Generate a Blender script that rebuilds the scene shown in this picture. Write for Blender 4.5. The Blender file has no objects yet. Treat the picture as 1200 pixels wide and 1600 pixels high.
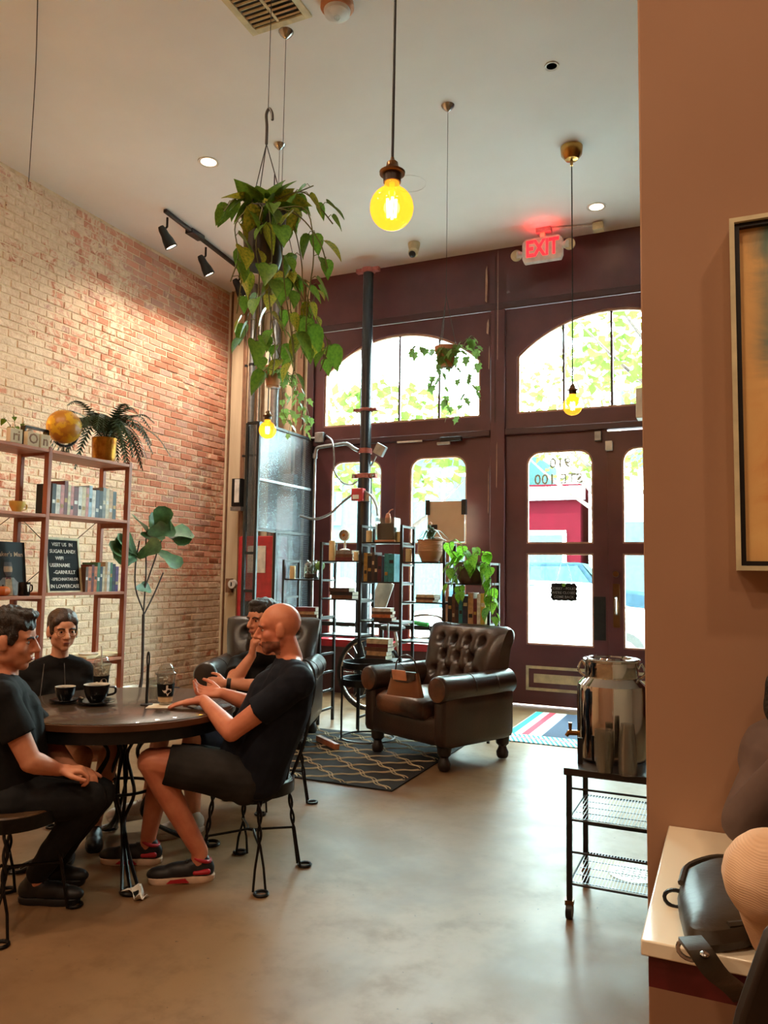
import bpy, bmesh, math, random
from mathutils import Vector, Matrix, noise
random.seed(7)
S = bpy.context.scene
COL = S.collection
V = Vector
PI = math.pi

# ------------------------------------------------------------------ camera
FPX = 1200.0                      # focal length in pixels of the 1200x1600 frame
YAW, PITCH, ROLL = math.radians(24.2), math.radians(4.55), 0.0155
CAM = V((0, 0, 1.42))
FW = V((-math.sin(YAW)*math.cos(PITCH), math.cos(YAW)*math.cos(PITCH), math.sin(PITCH)))
_r0 = V((math.cos(YAW), math.sin(YAW), 0)); _u0 = _r0.cross(FW)
RT = _r0*math.cos(ROLL) + _u0*math.sin(ROLL)
UP = _u0*math.cos(ROLL) - _r0*math.sin(ROLL)
cam = bpy.data.cameras.new('camera'); cam.sensor_fit = 'VERTICAL'; cam.sensor_height = 36
cam.lens = FPX/1600*36; cam.clip_start = .05; cam.clip_end = 400
camo = bpy.data.objects.new('camera', cam); COL.objects.link(camo)
_b = -FW
camo.matrix_world = Matrix(((RT.x, UP.x, _b.x, CAM.x), (RT.y, UP.y, _b.y, CAM.y), (RT.z, UP.z, _b.z, CAM.z), (0, 0, 0, 1)))
S.camera = camo

def ray(x, y): return FW + RT*((x-600)/FPX) - UP*((y-800)/FPX)
def PX(x, y, X): d = ray(x, y); return CAM + d*((X-CAM.x)/d.x)     # photo point on the plane X
def PY(x, y, Y): d = ray(x, y); return CAM + d*((Y-CAM.y)/d.y)
def PZ(x, y, Z): d = ray(x, y); return CAM + d*((Z-CAM.z)/d.z)
def PD(x, y, D): return CAM + ray(x, y)*D                          # photo point at a distance

# ------------------------------------------------------------------ colour management
S.view_settings.view_transform = 'Standard'; S.view_settings.look = 'None'
S.view_settings.exposure = 0.15; S.view_settings.gamma = 1
S.view_settings.use_curve_mapping = False
S.cycles.max_bounces = 8; S.cycles.diffuse_bounces = 4; S.cycles.glossy_bounces = 4
S.cycles.transmission_bounces = 6; S.cycles.transparent_max_bounces = 12
S.cycles.caustics_reflective = False; S.cycles.caustics_refractive = False
S.cycles.sample_clamp_indirect = 6.0

# ------------------------------------------------------------------ daylight: bright hazy sky and a high sun over the roof
W = bpy.data.worlds.new('sky'); S.world = W; W.use_nodes = True
_n = W.node_tree.nodes; _bg = _n['Background']
_bg.inputs[0].default_value = (.82, .93, 1, 1); _bg.inputs[1].default_value = 84.0
def lamp(name, kind, loc, energy, color=(1, 1, 1), **kw):
    l = bpy.data.lights.new(name, kind); l.energy = energy; l.color = color
    o = bpy.data.objects.new(name, l); COL.objects.link(o); o.location = loc
    aim = kw.pop('aim', None); par = kw.pop('parent', None)
    for k, v in kw.items(): setattr(l, k, v)
    if aim is not None: o.rotation_euler = (V(aim)-V(loc)).to_track_quat('-Z', 'Y').to_euler()
    if par is not None: o.parent = par
    return o
lamp('sun', 'SUN', (0, -10, 20), 60.0, (1, .96, .88), angle=.02, aim=(3, 2, 0))
# sampling guides for the sky light at the glazing (portals add no light)
for nm, c, sx, sz in (('left', (-3.65, 8.62, 2.5), 2.4, 4.2), ('right', (-1.2, 8.62, 2.5), 2.4, 4.2)):
    o = lamp('window_portal', 'AREA', c, 1, shape='RECTANGLE', size=sx, size_y=sz, aim=(c[0], 0, c[2]))
    o.data.cycles.is_portal = True

# ------------------------------------------------------------------ materials
def lin(c):
    f = lambda v: (v/255/12.92) if v/255 <= .04045 else ((v/255+.055)/1.055)**2.4
    return (f(c[0]), f(c[1]), f(c[2]), 1)
MATS = {}
def M(name, col, rough=.5, metal=0., col2=None, scale=12., bump=0., bscale=60., detail=4., spec=.5, coat=0., ramp=(.35, .65), stretch=None, emit=None, estr=0., trans=0., leafy=0.):
    m = bpy.data.materials.new(name); m.use_nodes = True; t = m.node_tree; b = t.nodes['Principled BSDF']
    b.inputs['Roughness'].default_value = rough; b.inputs['Metallic'].default_value = metal
    b.inputs['Specular IOR Level'].default_value = spec; b.inputs['Coat Weight'].default_value = coat
    if trans: b.inputs['Transmission Weight'].default_value = trans
    tc = t.nodes.new('ShaderNodeTexCoord'); src = tc.outputs['Object']
    if stretch:
        mp = t.nodes.new('ShaderNodeMapping'); mp.inputs['Scale'].default_value = stretch
        t.links.new(src, mp.inputs[0]); src = mp.outputs[0]
    c2 = col2 or tuple(c*.86 for c in col)
    n = t.nodes.new('ShaderNodeTexNoise'); n.inputs['Scale'].default_value = scale; n.inputs['Detail'].default_value = detail
    t.links.new(src, n.inputs['Vector'])
    r = t.nodes.new('ShaderNodeValToRGB'); r.color_ramp.elements[0].position = ramp[0]; r.color_ramp.elements[1].position = ramp[1]
    r.color_ramp.elements[0].color = lin(col); r.color_ramp.elements[1].color = lin(c2)
    t.links.new(n.outputs['Fac'], r.inputs['Fac']); t.links.new(r.outputs['Color'], b.inputs['Base Color'])
    if bump:
        n2 = t.nodes.new('ShaderNodeTexNoise'); n2.inputs['Scale'].default_value = bscale; n2.inputs['Detail'].default_value = 3
        t.links.new(src, n2.inputs['Vector'])
        bp = t.nodes.new('ShaderNodeBump'); bp.inputs['Strength'].default_value = bump; bp.inputs['Distance'].default_value = .01
        t.links.new(n2.outputs['Fac'], bp.inputs['Height']); t.links.new(bp.outputs['Normal'], b.inputs['Normal'])
    if emit:
        b.inputs['Emission Color'].default_value = lin(emit); b.inputs['Emission Strength'].default_value = estr
    MATS[name] = m
    if leafy:
        tl = t.nodes.new('ShaderNodeBsdfTranslucent'); mx = t.nodes.new('ShaderNodeMixShader'); mx.inputs[0].default_value = leafy
        t.links.new(r.outputs['Color'], tl.inputs[0]); t.links.new(b.outputs[0], mx.inputs[1]); t.links.new(tl.outputs[0], mx.inputs[2]); t.links.new(mx.outputs[0], t.nodes['Material Output'].inputs[0])
    return m
def see_through(name, tint, gloss=.06, rough=.02, body=None, bodyfac=0.):
    m = bpy.data.materials.new(name); m.use_nodes = True; t = m.node_tree
    for n in list(t.nodes):
        if n.type != 'OUTPUT_MATERIAL': t.nodes.remove(n)
    out = [n for n in t.nodes if n.type == 'OUTPUT_MATERIAL'][0]
    tr = t.nodes.new('ShaderNodeBsdfTransparent'); tr.inputs[0].default_value = lin(tint)
    gl = t.nodes.new('ShaderNodeBsdfGlossy'); gl.inputs['Roughness'].default_value = rough
    fr = t.nodes.new('ShaderNodeLayerWeight'); fr.inputs[0].default_value = .25
    mu = t.nodes.new('ShaderNodeMath'); mu.operation = 'MULTIPLY_ADD'; mu.inputs[1].default_value = .5; mu.inputs[2].default_value = gloss
    t.links.new(fr.outputs['Facing'], mu.inputs[0])
    mx = t.nodes.new('ShaderNodeMixShader'); t.links.new(mu.outputs[0], mx.inputs[0]); t.links.new(tr.outputs[0], mx.inputs[1]); t.links.new(gl.outputs[0], mx.inputs[2])
    last = mx
    if body:
        df = t.nodes.new('ShaderNodeBsdfDiffuse'); df.inputs[0].default_value = lin(body)
        m2 = t.nodes.new('ShaderNodeMixShader'); m2.inputs[0].default_value = bodyfac
        t.links.new(mx.outputs[0], m2.inputs[1]); t.links.new(df.outputs[0], m2.inputs[2]); last = m2
    t.links.new(last.outputs[0], out.inputs[0]); MATS[name] = m; return m
def glow(name, col, strength):
    m = bpy.data.materials.new(name); m.use_nodes = True; t = m.node_tree; b = t.nodes['Principled BSDF']
    b.inputs['Base Color'].default_value = lin(col); b.inputs['Emission Color'].default_value = lin(col); b.inputs['Emission Strength'].default_value = strength
    MATS[name] = m; return m

# ------------------------------------------------------------------ mesh helpers
class MB:
    def __init__(s): s.v = []; s.f = []
    def add(s, vs, fs):
        o = len(s.v); s.v += [tuple(p) for p in vs]; s.f += [tuple(i+o for i in f) for f in fs]; return s
    def box(s, c, d, rot=None, taper=1.):
        x, y, z = d[0]/2, d[1]/2, d[2]/2; c = V(c); vs = []
        for k, (a, b, e) in enumerate(((-1,-1,-1),(1,-1,-1),(1,1,-1),(-1,1,-1),(-1,-1,1),(1,-1,1),(1,1,1),(-1,1,1))):
            q = taper if e > 0 else 1
            p = V((a*x*q, b*y*q, e*z)); vs.append(c + (rot @ p if rot else p))
        return s.add(vs, [(0,3,2,1),(4,5,6,7),(0,1,5,4),(1,2,6,5),(2,3,7,6),(3,0,4,7)])
    def bb(s, a, b):
        a, b = V(a), V(b); return s.box((a+b)/2, (abs(b.x-a.x), abs(b.y-a.y), abs(b.z-a.z)))
    def beam(s, a, b, w, h, up=(0, 0, 1)):
        a, b = V(a), V(b); d = (b-a); L = d.length; y = d.normalized(); u = V(up)
        if abs(u.dot(y)) > .98: u = V((1, 0, 0))
        x = y.cross(u).normalized(); z = x.cross(y)
        return s.box((a+b)/2, (w, L, h), Matrix((x, y, z)).transposed())
    def tube(s, path, r, n=8, closed=False, caps=True):
        P = [V(p) for p in path]; k = len(P); R = r if isinstance(r, (list, tuple)) else [r]*k
        o = len(s.v); nrm = None
        for i in range(k):
            t = (P[(i+1) % k]-P[i-1]) if closed else (P[min(i+1, k-1)]-P[max(i-1, 0)])
            t = t.normalized() if t.length > 1e-9 else V((0, 0, 1))
            if nrm is None:
                nrm = t.orthogonal().normalized()
            else:
                nrm = nrm - t*nrm.dot(t)
                nrm = nrm.normalized() if nrm.length > 1e-6 else t.orthogonal().normalized()
            b = t.cross(nrm)
            for j in range(n):
                a = 2*PI*j/n; s.v.append(tuple(P[i] + (nrm*math.cos(a) + b*math.sin(a))*R[i]))
        for i in range(k if closed else k-1):
            for j in range(n):
                a, b_ = o+i*n+j, o+i*n+(j+1) % n; c = o+((i+1) % k)*n
                s.f.append((a, b_, c+(j+1) % n, c+j))
        if caps and not closed:
            s.f.append(tuple(o+j for j in range(n))[::-1]); s.f.append(tuple(o+(k-1)*n+j for j in range(n)))
        return s
    def cyl(s, a, b, r0, r1=None, n=16): return s.tube([a, b], [r0, r0 if r1 is None else r1], n)
    def lathe(s, prof, n=24, c=(0, 0, 0), rot=None, caps=True):
        o = len(s.v); c = V(c)
        for (r, z) in prof:
            for j in range(n):
                a = 2*PI*j/n; p = V((r*math.cos(a), r*math.sin(a), z)); s.v.append(tuple(c + (rot @ p if rot else p)))
        for i in range(len(prof)-1):
            for j in range(n):
                s.f.append((o+i*n+j, o+i*n+(j+1) % n, o+(i+1)*n+(j+1) % n, o+(i+1)*n+j))
        if caps and prof[0][0] > 1e-5: s.f.append(tuple(o+j for j in range(n))[::-1])
        if caps and prof[-1][0] > 1e-5: s.f.append(tuple(o+(len(prof)-1)*n+j for j in range(n)))
        return s
    def ell(s, c, r, rot=None, nu=16, nv=10):
        c = V(c); o = len(s.v); r = (r, r, r) if isinstance(r, (int, float)) else r
        q = lambda a, b, e: tuple(c + (rot @ V((a, b, e)) if rot else V((a, b, e))))
        s.v.append(q(0, 0, -r[2]))
        for i in range(1, nv):
            t = -PI/2+PI*i/nv
            for j in range(nu):
                a = 2*PI*j/nu; s.v.append(q(r[0]*math.cos(t)*math.cos(a), r[1]*math.cos(t)*math.sin(a), r[2]*math.sin(t)))
        s.v.append(q(0, 0, r[2])); top = len(s.v)-1
        for j in range(nu):
            s.f.append((o, o+1+(j+1) % nu, o+1+j)); s.f.append((top, o+1+(nv-2)*nu+j, o+1+(nv-2)*nu+(j+1) % nu))
        for i in range(nv-2):
            for j in range(nu):
                a = o+1+i*nu; s.f.append((a+j, a+(j+1) % nu, a+nu+(j+1) % nu, a+nu+j))
        return s
    def cap(s, a, ra, b, rb, n=12):
        a, b = V(a), V(b)
        if (b-a).length > 1e-4: s.cyl(a, b, ra, rb, n)
        s.ell(a, ra, None, n, 8); s.ell(b, rb, None, n, 8); return s
    def rbox(s, c, d, r, n=6, rot=None, puff=0.):
        c = V(c); h = V(d)/2; o = len(s.v); idx = {}; r = min(r, min(h)*.98)
        def vid(i, j, k):
            if (i, j, k) in idx: return idx[(i, j, k)]
            p = V((-h.x+2*h.x*i/n, -h.y+2*h.y*j/n, -h.z+2*h.z*k/n))
            q = V((max(-h.x+r, min(h.x-r, p.x)), max(-h.y+r, min(h.y-r, p.y)), max(-h.z+r, min(h.z-r, p.z))))
            e = p-q
            if e.length > 1e-9: p = q + e.normalized()*r
            if puff: 
                w = (1-(p.x/h.x)**2)*(1-(p.y/h.y)**2)
                p.z += puff*max(w, 0)*(1 if p.z > 0 else -.3)
            s.v.append(tuple(c + (rot @ p if rot else p))); idx[(i, j, k)] = len(s.v)-1; return idx[(i, j, k)]
        for a in range(n):
            for b in range(n):
                s.f += [(vid(a, b, 0), vid(a, b+1, 0), vid(a+1, b+1, 0), vid(a+1, b, 0)), (vid(a, b, n), vid(a+1, b, n), vid(a+1, b+1, n), vid(a, b+1, n)),
                        (vid(a, 0, b), vid(a+1, 0, b), vid(a+1, 0, b+1), vid(a, 0, b+1)), (vid(a, n, b), vid(a, n, b+1), vid(a+1, n, b+1), vid(a+1, n, b)),
                        (vid(0, a, b), vid(0, a, b+1), vid(0, a+1, b+1), vid(0, a+1, b)), (vid(n, a, b), vid(n, a+1, b), vid(n, a+1, b+1), vid(n, a, b+1))]
        return s
    def prism(s, pts, f0, f1):
        """pts: 2-D outline; f0/f1 map a 2-D point to 3-D (front / back)"""
        n = len(pts); A = [f0(p) for p in pts]; B = [f1(p) for p in pts]
        return s.add(A+B, [tuple(range(n)), tuple(range(2*n-1, n-1, -1))] + [(i, i+n, (i+1) % n+n, (i+1) % n) for i in range(n)])
    def grid(s, fn, nu, nv):
        o = len(s.v)
        for i in range(nu+1):
            for j in range(nv+1): s.v.append(tuple(fn(i/nu, j/nv)))
        for i in range(nu):
            for j in range(nv):
                a = o+i*(nv+1)+j; s.f.append((a, a+nv+1, a+nv+2, a+1))
        return s
    def mesh(s, name, mat=None, sharp=.6):
        me = bpy.data.meshes.new(name); me.from_pydata(s.v, [], s.f)
        bm = bmesh.new(); bm.from_mesh(me); bmesh.ops.recalc_face_normals(bm, faces=bm.faces)
        for f in bm.faces: f.smooth = True
        for e in bm.edges:
            if len(e.link_faces) == 2 and e.calc_face_angle(0) > sharp: e.smooth = False
        bm.to_mesh(me); bm.free()
        if mat: me.materials.append(MATS[mat] if isinstance(mat, str) else mat)
        return me
    def build(s, name, mat, parent=None, bevel=0., seg=2, loc=None):
        o = bpy.data.objects.new(name, s.mesh(name, mat)); COL.objects.link(o)
        if parent is not None: o.parent = parent
        if loc is not None: o.location = loc
        if bevel:
            b = o.modifiers.new('bevel', 'BEVEL'); b.width = bevel; b.segments = seg; b.limit_method = 'ANGLE'
        return o
USED = {}
def tag(o, label, cat, group=None):
    o['label'] = label; o['category'] = cat
    if group: o['group'] = group
    return o
def thing(name, label, cat, loc=(0, 0, 0), rotz=0., group=None):
    o = bpy.data.objects.new(name, None); COL.objects.link(o); o.location = loc; o.rotation_euler = (0, 0, rotz)
    o.empty_display_size = .05
    return tag(o, label, cat, group)
def struct(o, parent=None):
    o['kind'] = 'structure'; return o
def inst(name, me, mw, parent):
    o = bpy.data.objects.new(name, me); COL.objects.link(o); o.parent = parent; o.matrix_local = mw; return o
def mat_name(o, m): o.data.materials.clear(); o.data.materials.append(MATS[m]); return o
def bez(pts, n=24):
    """Catmull-Rom curve through the points"""
    P = [V(p) for p in pts]; out = []
    Q = [P[0]*2-P[1]] + P + [P[-1]*2-P[-2]]
    k = len(P)-1; m = max(2, n//k)
    for i in range(k):
        a, b, c, d = Q[i:i+4]
        for j in range(m):
            t = j/m; out.append(.5*((2*b) + (c-a)*t + (2*a-5*b+4*c-d)*t*t + (-a+3*b-3*c+d)*t**3))
    return out + [P[-1]]
def text(name, body, size, mat, parent, mw, depth=.001, align='CENTER', sx=1., bold=.012):
    cu = bpy.data.curves.new(name, 'FONT'); cu.body = body; cu.size = size; cu.extrude = depth; cu.align_x = align; cu.align_y = 'CENTER'; cu.resolution_u = 2
    cu.offset = size*bold
    t = bpy.data.objects.new(name, cu); COL.objects.link(t)
    me = bpy.data.meshes.new_from_object(t.evaluated_get(bpy.context.evaluated_depsgraph_get()))
    bpy.data.objects.remove(t); bpy.data.curves.remove(cu)
    me.name = name; me.materials.clear(); me.materials.append(MATS[mat])
    o = bpy.data.objects.new(name, me); COL.objects.link(o)
    if parent is not None: o.parent = parent
    o.matrix_local = mw @ Matrix.Diagonal((sx, 1, 1, 1)); return o
def frame(o, x, y, z):
    """4x4 from origin and three axes"""
    x, y, z = V(x), V(y), V(z)
    return Matrix(((x.x, y.x, z.x, o[0]), (x.y, y.y, z.y, o[1]), (x.z, y.z, z.z, o[2]), (0, 0, 0, 1)))
def oriented(o, d, n, s=1.):
    """leaf matrix: +Y along d, +Z near n"""
    y = V(d).normalized(); n = V(n); x = y.cross(n)
    x = x.normalized() if x.length > 1e-4 else y.orthogonal().normalized()
    z = x.cross(y); return frame(o, x*s, y*s, z*s)
ORD = ['first', 'second', 'third', 'fourth', 'fifth', 'sixth', 'seventh', 'eighth', 'ninth', 'tenth', 'eleventh', 'twelfth', 'thirteenth', 'fourteenth', 'fifteenth', 'sixteenth', 'seventeenth', 'eighteenth']

# ---- palette
M('burgundy', (92, 44, 47), .38, col2=(78, 35, 40), scale=3, bump=.05, bscale=14)
M('burgundy_dark', (70, 32, 36), .4, col2=(60, 26, 30), scale=3)
M('bare_wood', (196, 160, 140), .7)
M('cream', (214, 200, 160), .5)
M('plaster', (228, 216, 190), .8, col2=(210, 194, 164), scale=5, bump=.15, bscale=25)
M('board', (216, 200, 170), .7, col2=(198, 178, 146), scale=2, stretch=(6, 6, .6))
M('board_brown', (140, 100, 72), .7)
M('ceiling_paint', (232, 231, 230), .7, col2=(226, 224, 222), scale=1.2, bump=.06, bscale=3)
M('tan_paint', (162, 122, 94), .75, col2=(156, 116, 88), scale=1.5, bump=.03, bscale=40)
M('white_paint', (225, 222, 214), .5)
M('white_plastic', (232, 230, 224), .35)
M('black_metal', (18, 18, 19), .38, .3, col2=(26, 26, 27), scale=30)
M('black_iron', (20, 18, 17), .35, .6, col2=(30, 26, 24), scale=30)
M('steel', (190, 188, 184), .22, 1., scale=20)
M('galv', (150, 152, 152), .4, .85, col2=(128, 130, 131), scale=18)
M('chrome', (215, 210, 204), .07, 1., scale=3)
M('brass', (176, 126, 62), .25, 1., scale=10)
M('bronze', (120, 86, 54), .3, 1., scale=10)
M('socket', (52, 36, 26), .4, .4)
M('clamp_red', (158, 84, 72), .5, col2=(134, 62, 54), scale=30)
M('alarm_red', (190, 40, 46), .4)
M('red_ledge', (168, 24, 40), .45)
M('column_black', (24, 26, 32), .3, col2=(36, 38, 44), scale=6, stretch=(1, 1, .2))
M('shelf_wood', (160, 88, 58), .5, col2=(136, 68, 42), scale=3, stretch=(6, 6, 1), bump=.05)
M('shelf_board', (182, 108, 72), .5, col2=(158, 88, 56), scale=3, stretch=(6, 1, 6))
M('table_wood', (74, 56, 42), .26, col2=(52, 38, 28), scale=5, stretch=(5, 1.2, 1), coat=.25)
M('table_edge', (96, 60, 40), .3, col2=(76, 44, 28), scale=6)
M('seat_wood', (92, 66, 42), .4, col2=(64, 44, 28), scale=8, stretch=(1, 6, 1))
M('leather', (62, 40, 30), .28, col2=(36, 23, 18), scale=4, bump=.12, bscale=90, spec=.6, ramp=(.3, .7))
M('leather_worn', (112, 68, 42), .3, col2=(48, 30, 22), scale=5, bump=.1, bscale=90, spec=.6, ramp=(.38, .62))
M('leather_grey', (54, 45, 40), .3, col2=(38, 31, 28), scale=4, bump=.12, bscale=90, spec=.6)
M('dark_foot', (34, 22, 16), .4)
M('bag_brown', (124, 72, 36), .3, col2=(100, 54, 26), scale=5)
M('bag_tag', (214, 138, 100), .5)
M('bag_black', (46, 39, 29), .45, col2=(60, 50, 38), scale=6, bump=.12, bscale=50)
M('terracotta', (196, 138, 100), .7, col2=(178, 118, 82), scale=10)
M('pot_tan', (200, 150, 112), .5, col2=(188, 136, 98), scale=4)
M('pot_grey', (112, 88, 82), .5)
M('pot_black', (34, 27, 22), .45, col2=(48, 37, 28), scale=14)
M('pot_gold', (206, 146, 52), .28, .75, col2=(160, 100, 30), scale=16, bump=.4, bscale=40)
M('soil', (44, 30, 22), .95, col2=(26, 18, 14), scale=60)
M('leaf', (104, 138, 44), .5, leafy=0.4, col2=(74, 112, 34), scale=7)
M('leaf_yel', (166, 158, 52), .35, leafy=0.4, col2=(98, 118, 34), scale=9)
M('leaf_lime', (140, 192, 58), .38, leafy=0.5, col2=(86, 146, 36), scale=7)  # lime green leaf colour of the potted pothos
M('leaf_ivy', (104, 146, 66), .4, leafy=0.4, col2=(140, 166, 96), scale=18)
M('leaf_fig', (40, 70, 34), .42, leafy=0.15, col2=(66, 100, 56), scale=5)
M('leaf_fern', (34, 54, 30), .5, col2=(46, 70, 38), scale=20)
M('leaf_dark', (40, 66, 40), .4, col2=(70, 100, 60), scale=10)
M('vine', (96, 92, 42), .6, col2=(74, 74, 32), scale=20)
M('bark', (58, 40, 32), .8, col2=(40, 28, 24), scale=30)
M('wire', (60, 56, 54), .4, .6)
M('cord_black', (20, 18, 17), .6)
M('candle', (238, 214, 160), .5, col2=(226, 196, 140), scale=10)
M('paper', (226, 214, 192), .8, col2=(208, 192, 166), scale=14)
M('paper_white', (238, 232, 222), .8)
M('ceramic_black', (20, 19, 20), .15)
M('ceramic_white', (236, 228, 214), .2)
M('coffee', (186, 128, 74), .4)
M('milk_coffee', (206, 172, 132), .4)
M('ice', (222, 214, 204), .2)
M('sleeve_black', (16, 16, 16), .7, spec=.15)
M('yellow_cup', (226, 186, 92), .3)
M('quartz', (232, 220, 196), .14, col2=(218, 202, 176), scale=2.2, ramp=(.5, .75))
M('red_fascia', (96, 18, 20), .5)
M('skin', (206, 140, 108), .5, col2=(192, 122, 92), scale=14, spec=.4)
M('skin_red', (206, 130, 98), .45, col2=(190, 110, 82), scale=14, spec=.4)
M('skin_pale', (216, 158, 128), .5, col2=(204, 140, 110), scale=14, spec=.4)
M('stubble', (150, 92, 70), .6, col2=(120, 74, 58), scale=70)
M('lip', (168, 88, 76), .45)
M('eye_white', (186, 160, 146), .3)
M('iris', (40, 26, 18), .2)
M('hair_dark', (44, 30, 22), .5, col2=(24, 17, 13), scale=30, stretch=(1, 3, 1), bump=.6, bscale=120)
M('hair_brown', (66, 42, 28), .45, col2=(42, 27, 18), scale=30, bump=.4, bscale=120)
M('hair_black', (18, 14, 13), .4, col2=(30, 24, 22), scale=40, bump=.5, bscale=120)
M('cloth_black', (21, 20, 21), .85, spec=.12, col2=(30, 29, 29), scale=9, bump=.25, bscale=16)
M('cloth_navy', (30, 33, 42), .85, spec=.12, col2=(23, 25, 33), scale=9, bump=.25, bscale=14)
M('cloth_shorts', (48, 45, 43), .85, spec=.12, col2=(38, 36, 35), scale=9, bump=.25, bscale=16)
M('cloth_navy_shorts', (32, 36, 50), .85, spec=.12, bump=.2, bscale=16)
M('denim_black', (27, 27, 29), .8, spec=.12, col2=(36, 36, 37), scale=7, bump=.25, bscale=18)
M('cloth_greybrown', (104, 84, 76), .9, col2=(92, 73, 66), scale=8, bump=.2, bscale=14)
M('cloth_beige_plain', (218, 184, 152), .9, col2=(202, 164, 132), scale=8, bump=.2, bscale=20)
M('shoe_black', (22, 21, 23), .5)
M('shoe_red', (186, 26, 40), .5)
M('shoe_white', (226, 220, 210), .45)
M('sole_tan', (222, 188, 160), .5)
M('rug_mat', (30, 28, 28), .95)
M('globe', (214, 166, 46), .4, col2=(190, 120, 34), scale=9, detail=6)
M('orange', (206, 106, 36), .5)
M('drain_metal', (150, 146, 138), .35, .9)
M('asphalt', (172, 174, 174), .9, col2=(160, 162, 162), scale=4)
M('pavement', (228, 226, 220), .9, col2=(218, 216, 210), scale=3)
M('car_white', (236, 238, 240), .2, coat=.5)
M('car_blue', (26, 38, 46), .25, spec=.0)
M('car_glass', (40, 62, 58), .08, spec=.0)
M('tyre', (22, 22, 22), .8)
M('facade_red', (40, 5, 10), .8, spec=.0, col2=(36, 5, 9), scale=2)
M('facade_pale', (208, 214, 214), .8)
M('facade_teal', (46, 66, 66), .8, spec=.0)
M('far_glass', (40, 46, 50), .3, spec=.0)
M('tree_leaf', (52, 66, 26), .6, spec=.0, leafy=0.4, col2=(66, 80, 34), scale=3)
M('bike_white', (220, 220, 218), .35)
M('grip_green', (54, 190, 84), .5)
M('orange_panel', (196, 104, 54), .6)
M('board_tan', (198, 168, 140), .8, col2=(190, 158, 130), scale=4)
see_through('glass', (238, 250, 246), .05)
see_through('clear', (240, 242, 240), .03, .05, (220, 220, 214), .02)
see_through('cup_clear', (236, 234, 228), .06, .08, (230, 222, 210), .05)
see_through('decal', (150, 172, 166), .0, .3, (200, 212, 208), .985)

# ------------------------------------------------------------------ special procedural materials
class NT:
    def __init__(s, name, rough=.5, metal=0., spec=.5):
        s.m = bpy.data.materials.new(name); s.m.use_nodes = True; s.t = s.m.node_tree; s.b = s.t.nodes['Principled BSDF']
        s.b.inputs['Roughness'].default_value = rough; s.b.inputs['Metallic'].default_value = metal; s.b.inputs['Specular IOR Level'].default_value = spec
        MATS[name] = s.m
        s.tc = s.t.nodes.new('ShaderNodeTexCoord'); s.geo = s.t.nodes.new('ShaderNodeNewGeometry')
        s.obj = s.tc.outputs['Object']; s.pos = s.geo.outputs['Position']
    def put(s, sock, v):
        if hasattr(v, 'is_linked') or hasattr(v, 'links'): s.t.links.new(v, sock)
        elif isinstance(v, tuple) and len(v) == 3 and sock.type == 'RGBA': sock.default_value = lin(v)
        else: sock.default_value = v
    def math(s, op, a, b=0., c=None):
        n = s.t.nodes.new('ShaderNodeMath'); n.operation = op; s.put(n.inputs[0], a); s.put(n.inputs[1], b)
        if c is not None: s.put(n.inputs[2], c)
        return n.outputs[0]
    def sep(s, v):
        n = s.t.nodes.new('ShaderNodeSeparateXYZ'); s.t.links.new(v, n.inputs[0]); return n.outputs
    def comb(s, x, y, z):
        n = s.t.nodes.new('ShaderNodeCombineXYZ')
        for i, q in enumerate((x, y, z)): s.put(n.inputs[i], q)
        return n.outputs[0]
    def noise(s, v, scale, detail=4., rough=.55, dist=0.):
        n = s.t.nodes.new('ShaderNodeTexNoise'); s.t.links.new(v, n.inputs['Vector']); n.inputs['Scale'].default_value = scale
        n.inputs['Detail'].default_value = detail; n.inputs['Roughness'].default_value = rough; n.inputs['Distortion'].default_value = dist
        return n.outputs['Fac']
    def white(s, v):
        n = s.t.nodes.new('ShaderNodeTexWhiteNoise'); s.t.links.new(v, n.inputs['Vector']); return n.outputs['Value']
    def ramp(s, f, stops):
        n = s.t.nodes.new('ShaderNodeValToRGB'); s.t.links.new(f, n.inputs[0]); e = n.color_ramp.elements
        while len(e) < len(stops): e.new(.5)
        for k, (p, c) in enumerate(stops): e[k].position = p; e[k].color = lin(c)
        return n.outputs[0]
    def step(s, f, a, b):
        n = s.t.nodes.new('ShaderNodeMapRange'); n.interpolation_type = 'SMOOTHSTEP'; s.put(n.inputs[0], f)
        n.inputs[1].default_value = a; n.inputs[2].default_value = b; return n.outputs[0]
    def mix(s, f, a, b):
        n = s.t.nodes.new('ShaderNodeMix'); n.data_type = 'RGBA'; s.put(n.inputs['Factor'], f)
        s.put(n.inputs[6], a); s.put(n.inputs[7], b); return n.outputs[2]
    def col(s, c): s.put(s.b.inputs['Base Color'], c)
    def bump(s, h, strength, dist=.01):
        n = s.t.nodes.new('ShaderNodeBump'); n.inputs['Strength'].default_value = strength; n.inputs['Distance'].default_value = dist
        s.t.links.new(h, n.inputs['Height']); s.t.links.new(n.outputs[0], s.b.inputs['Normal'])

BL, BH = .212, .0795       # brick pitch along the wall / course height
k = NT('brick', .85, spec=.25); x, y, z = k.sep(k.pos)
row = k.math('FLOOR', k.math('DIVIDE', z, BH)); ofs = k.math('MULTIPLY', k.math('MODULO', row, 2.), .5)
cell = k.math('FLOOR', k.math('ADD', k.math('DIVIDE', y, BL), ofs))
rnd = k.white(k.comb(cell, row, 0.)); 
base = k.ramp(rnd, [(0, (184, 114, 88)), (.3, (204, 136, 108)), (.6, (214, 152, 126)), (.85, (200, 148, 128)), (1, (186, 140, 124))])
fine = k.noise(k.pos, 26, 5, .6); big = k.noise(k.pos, 1.1, 3, .5, .4); mid = k.noise(k.pos, 8, 6, .7, 1.2)
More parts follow.
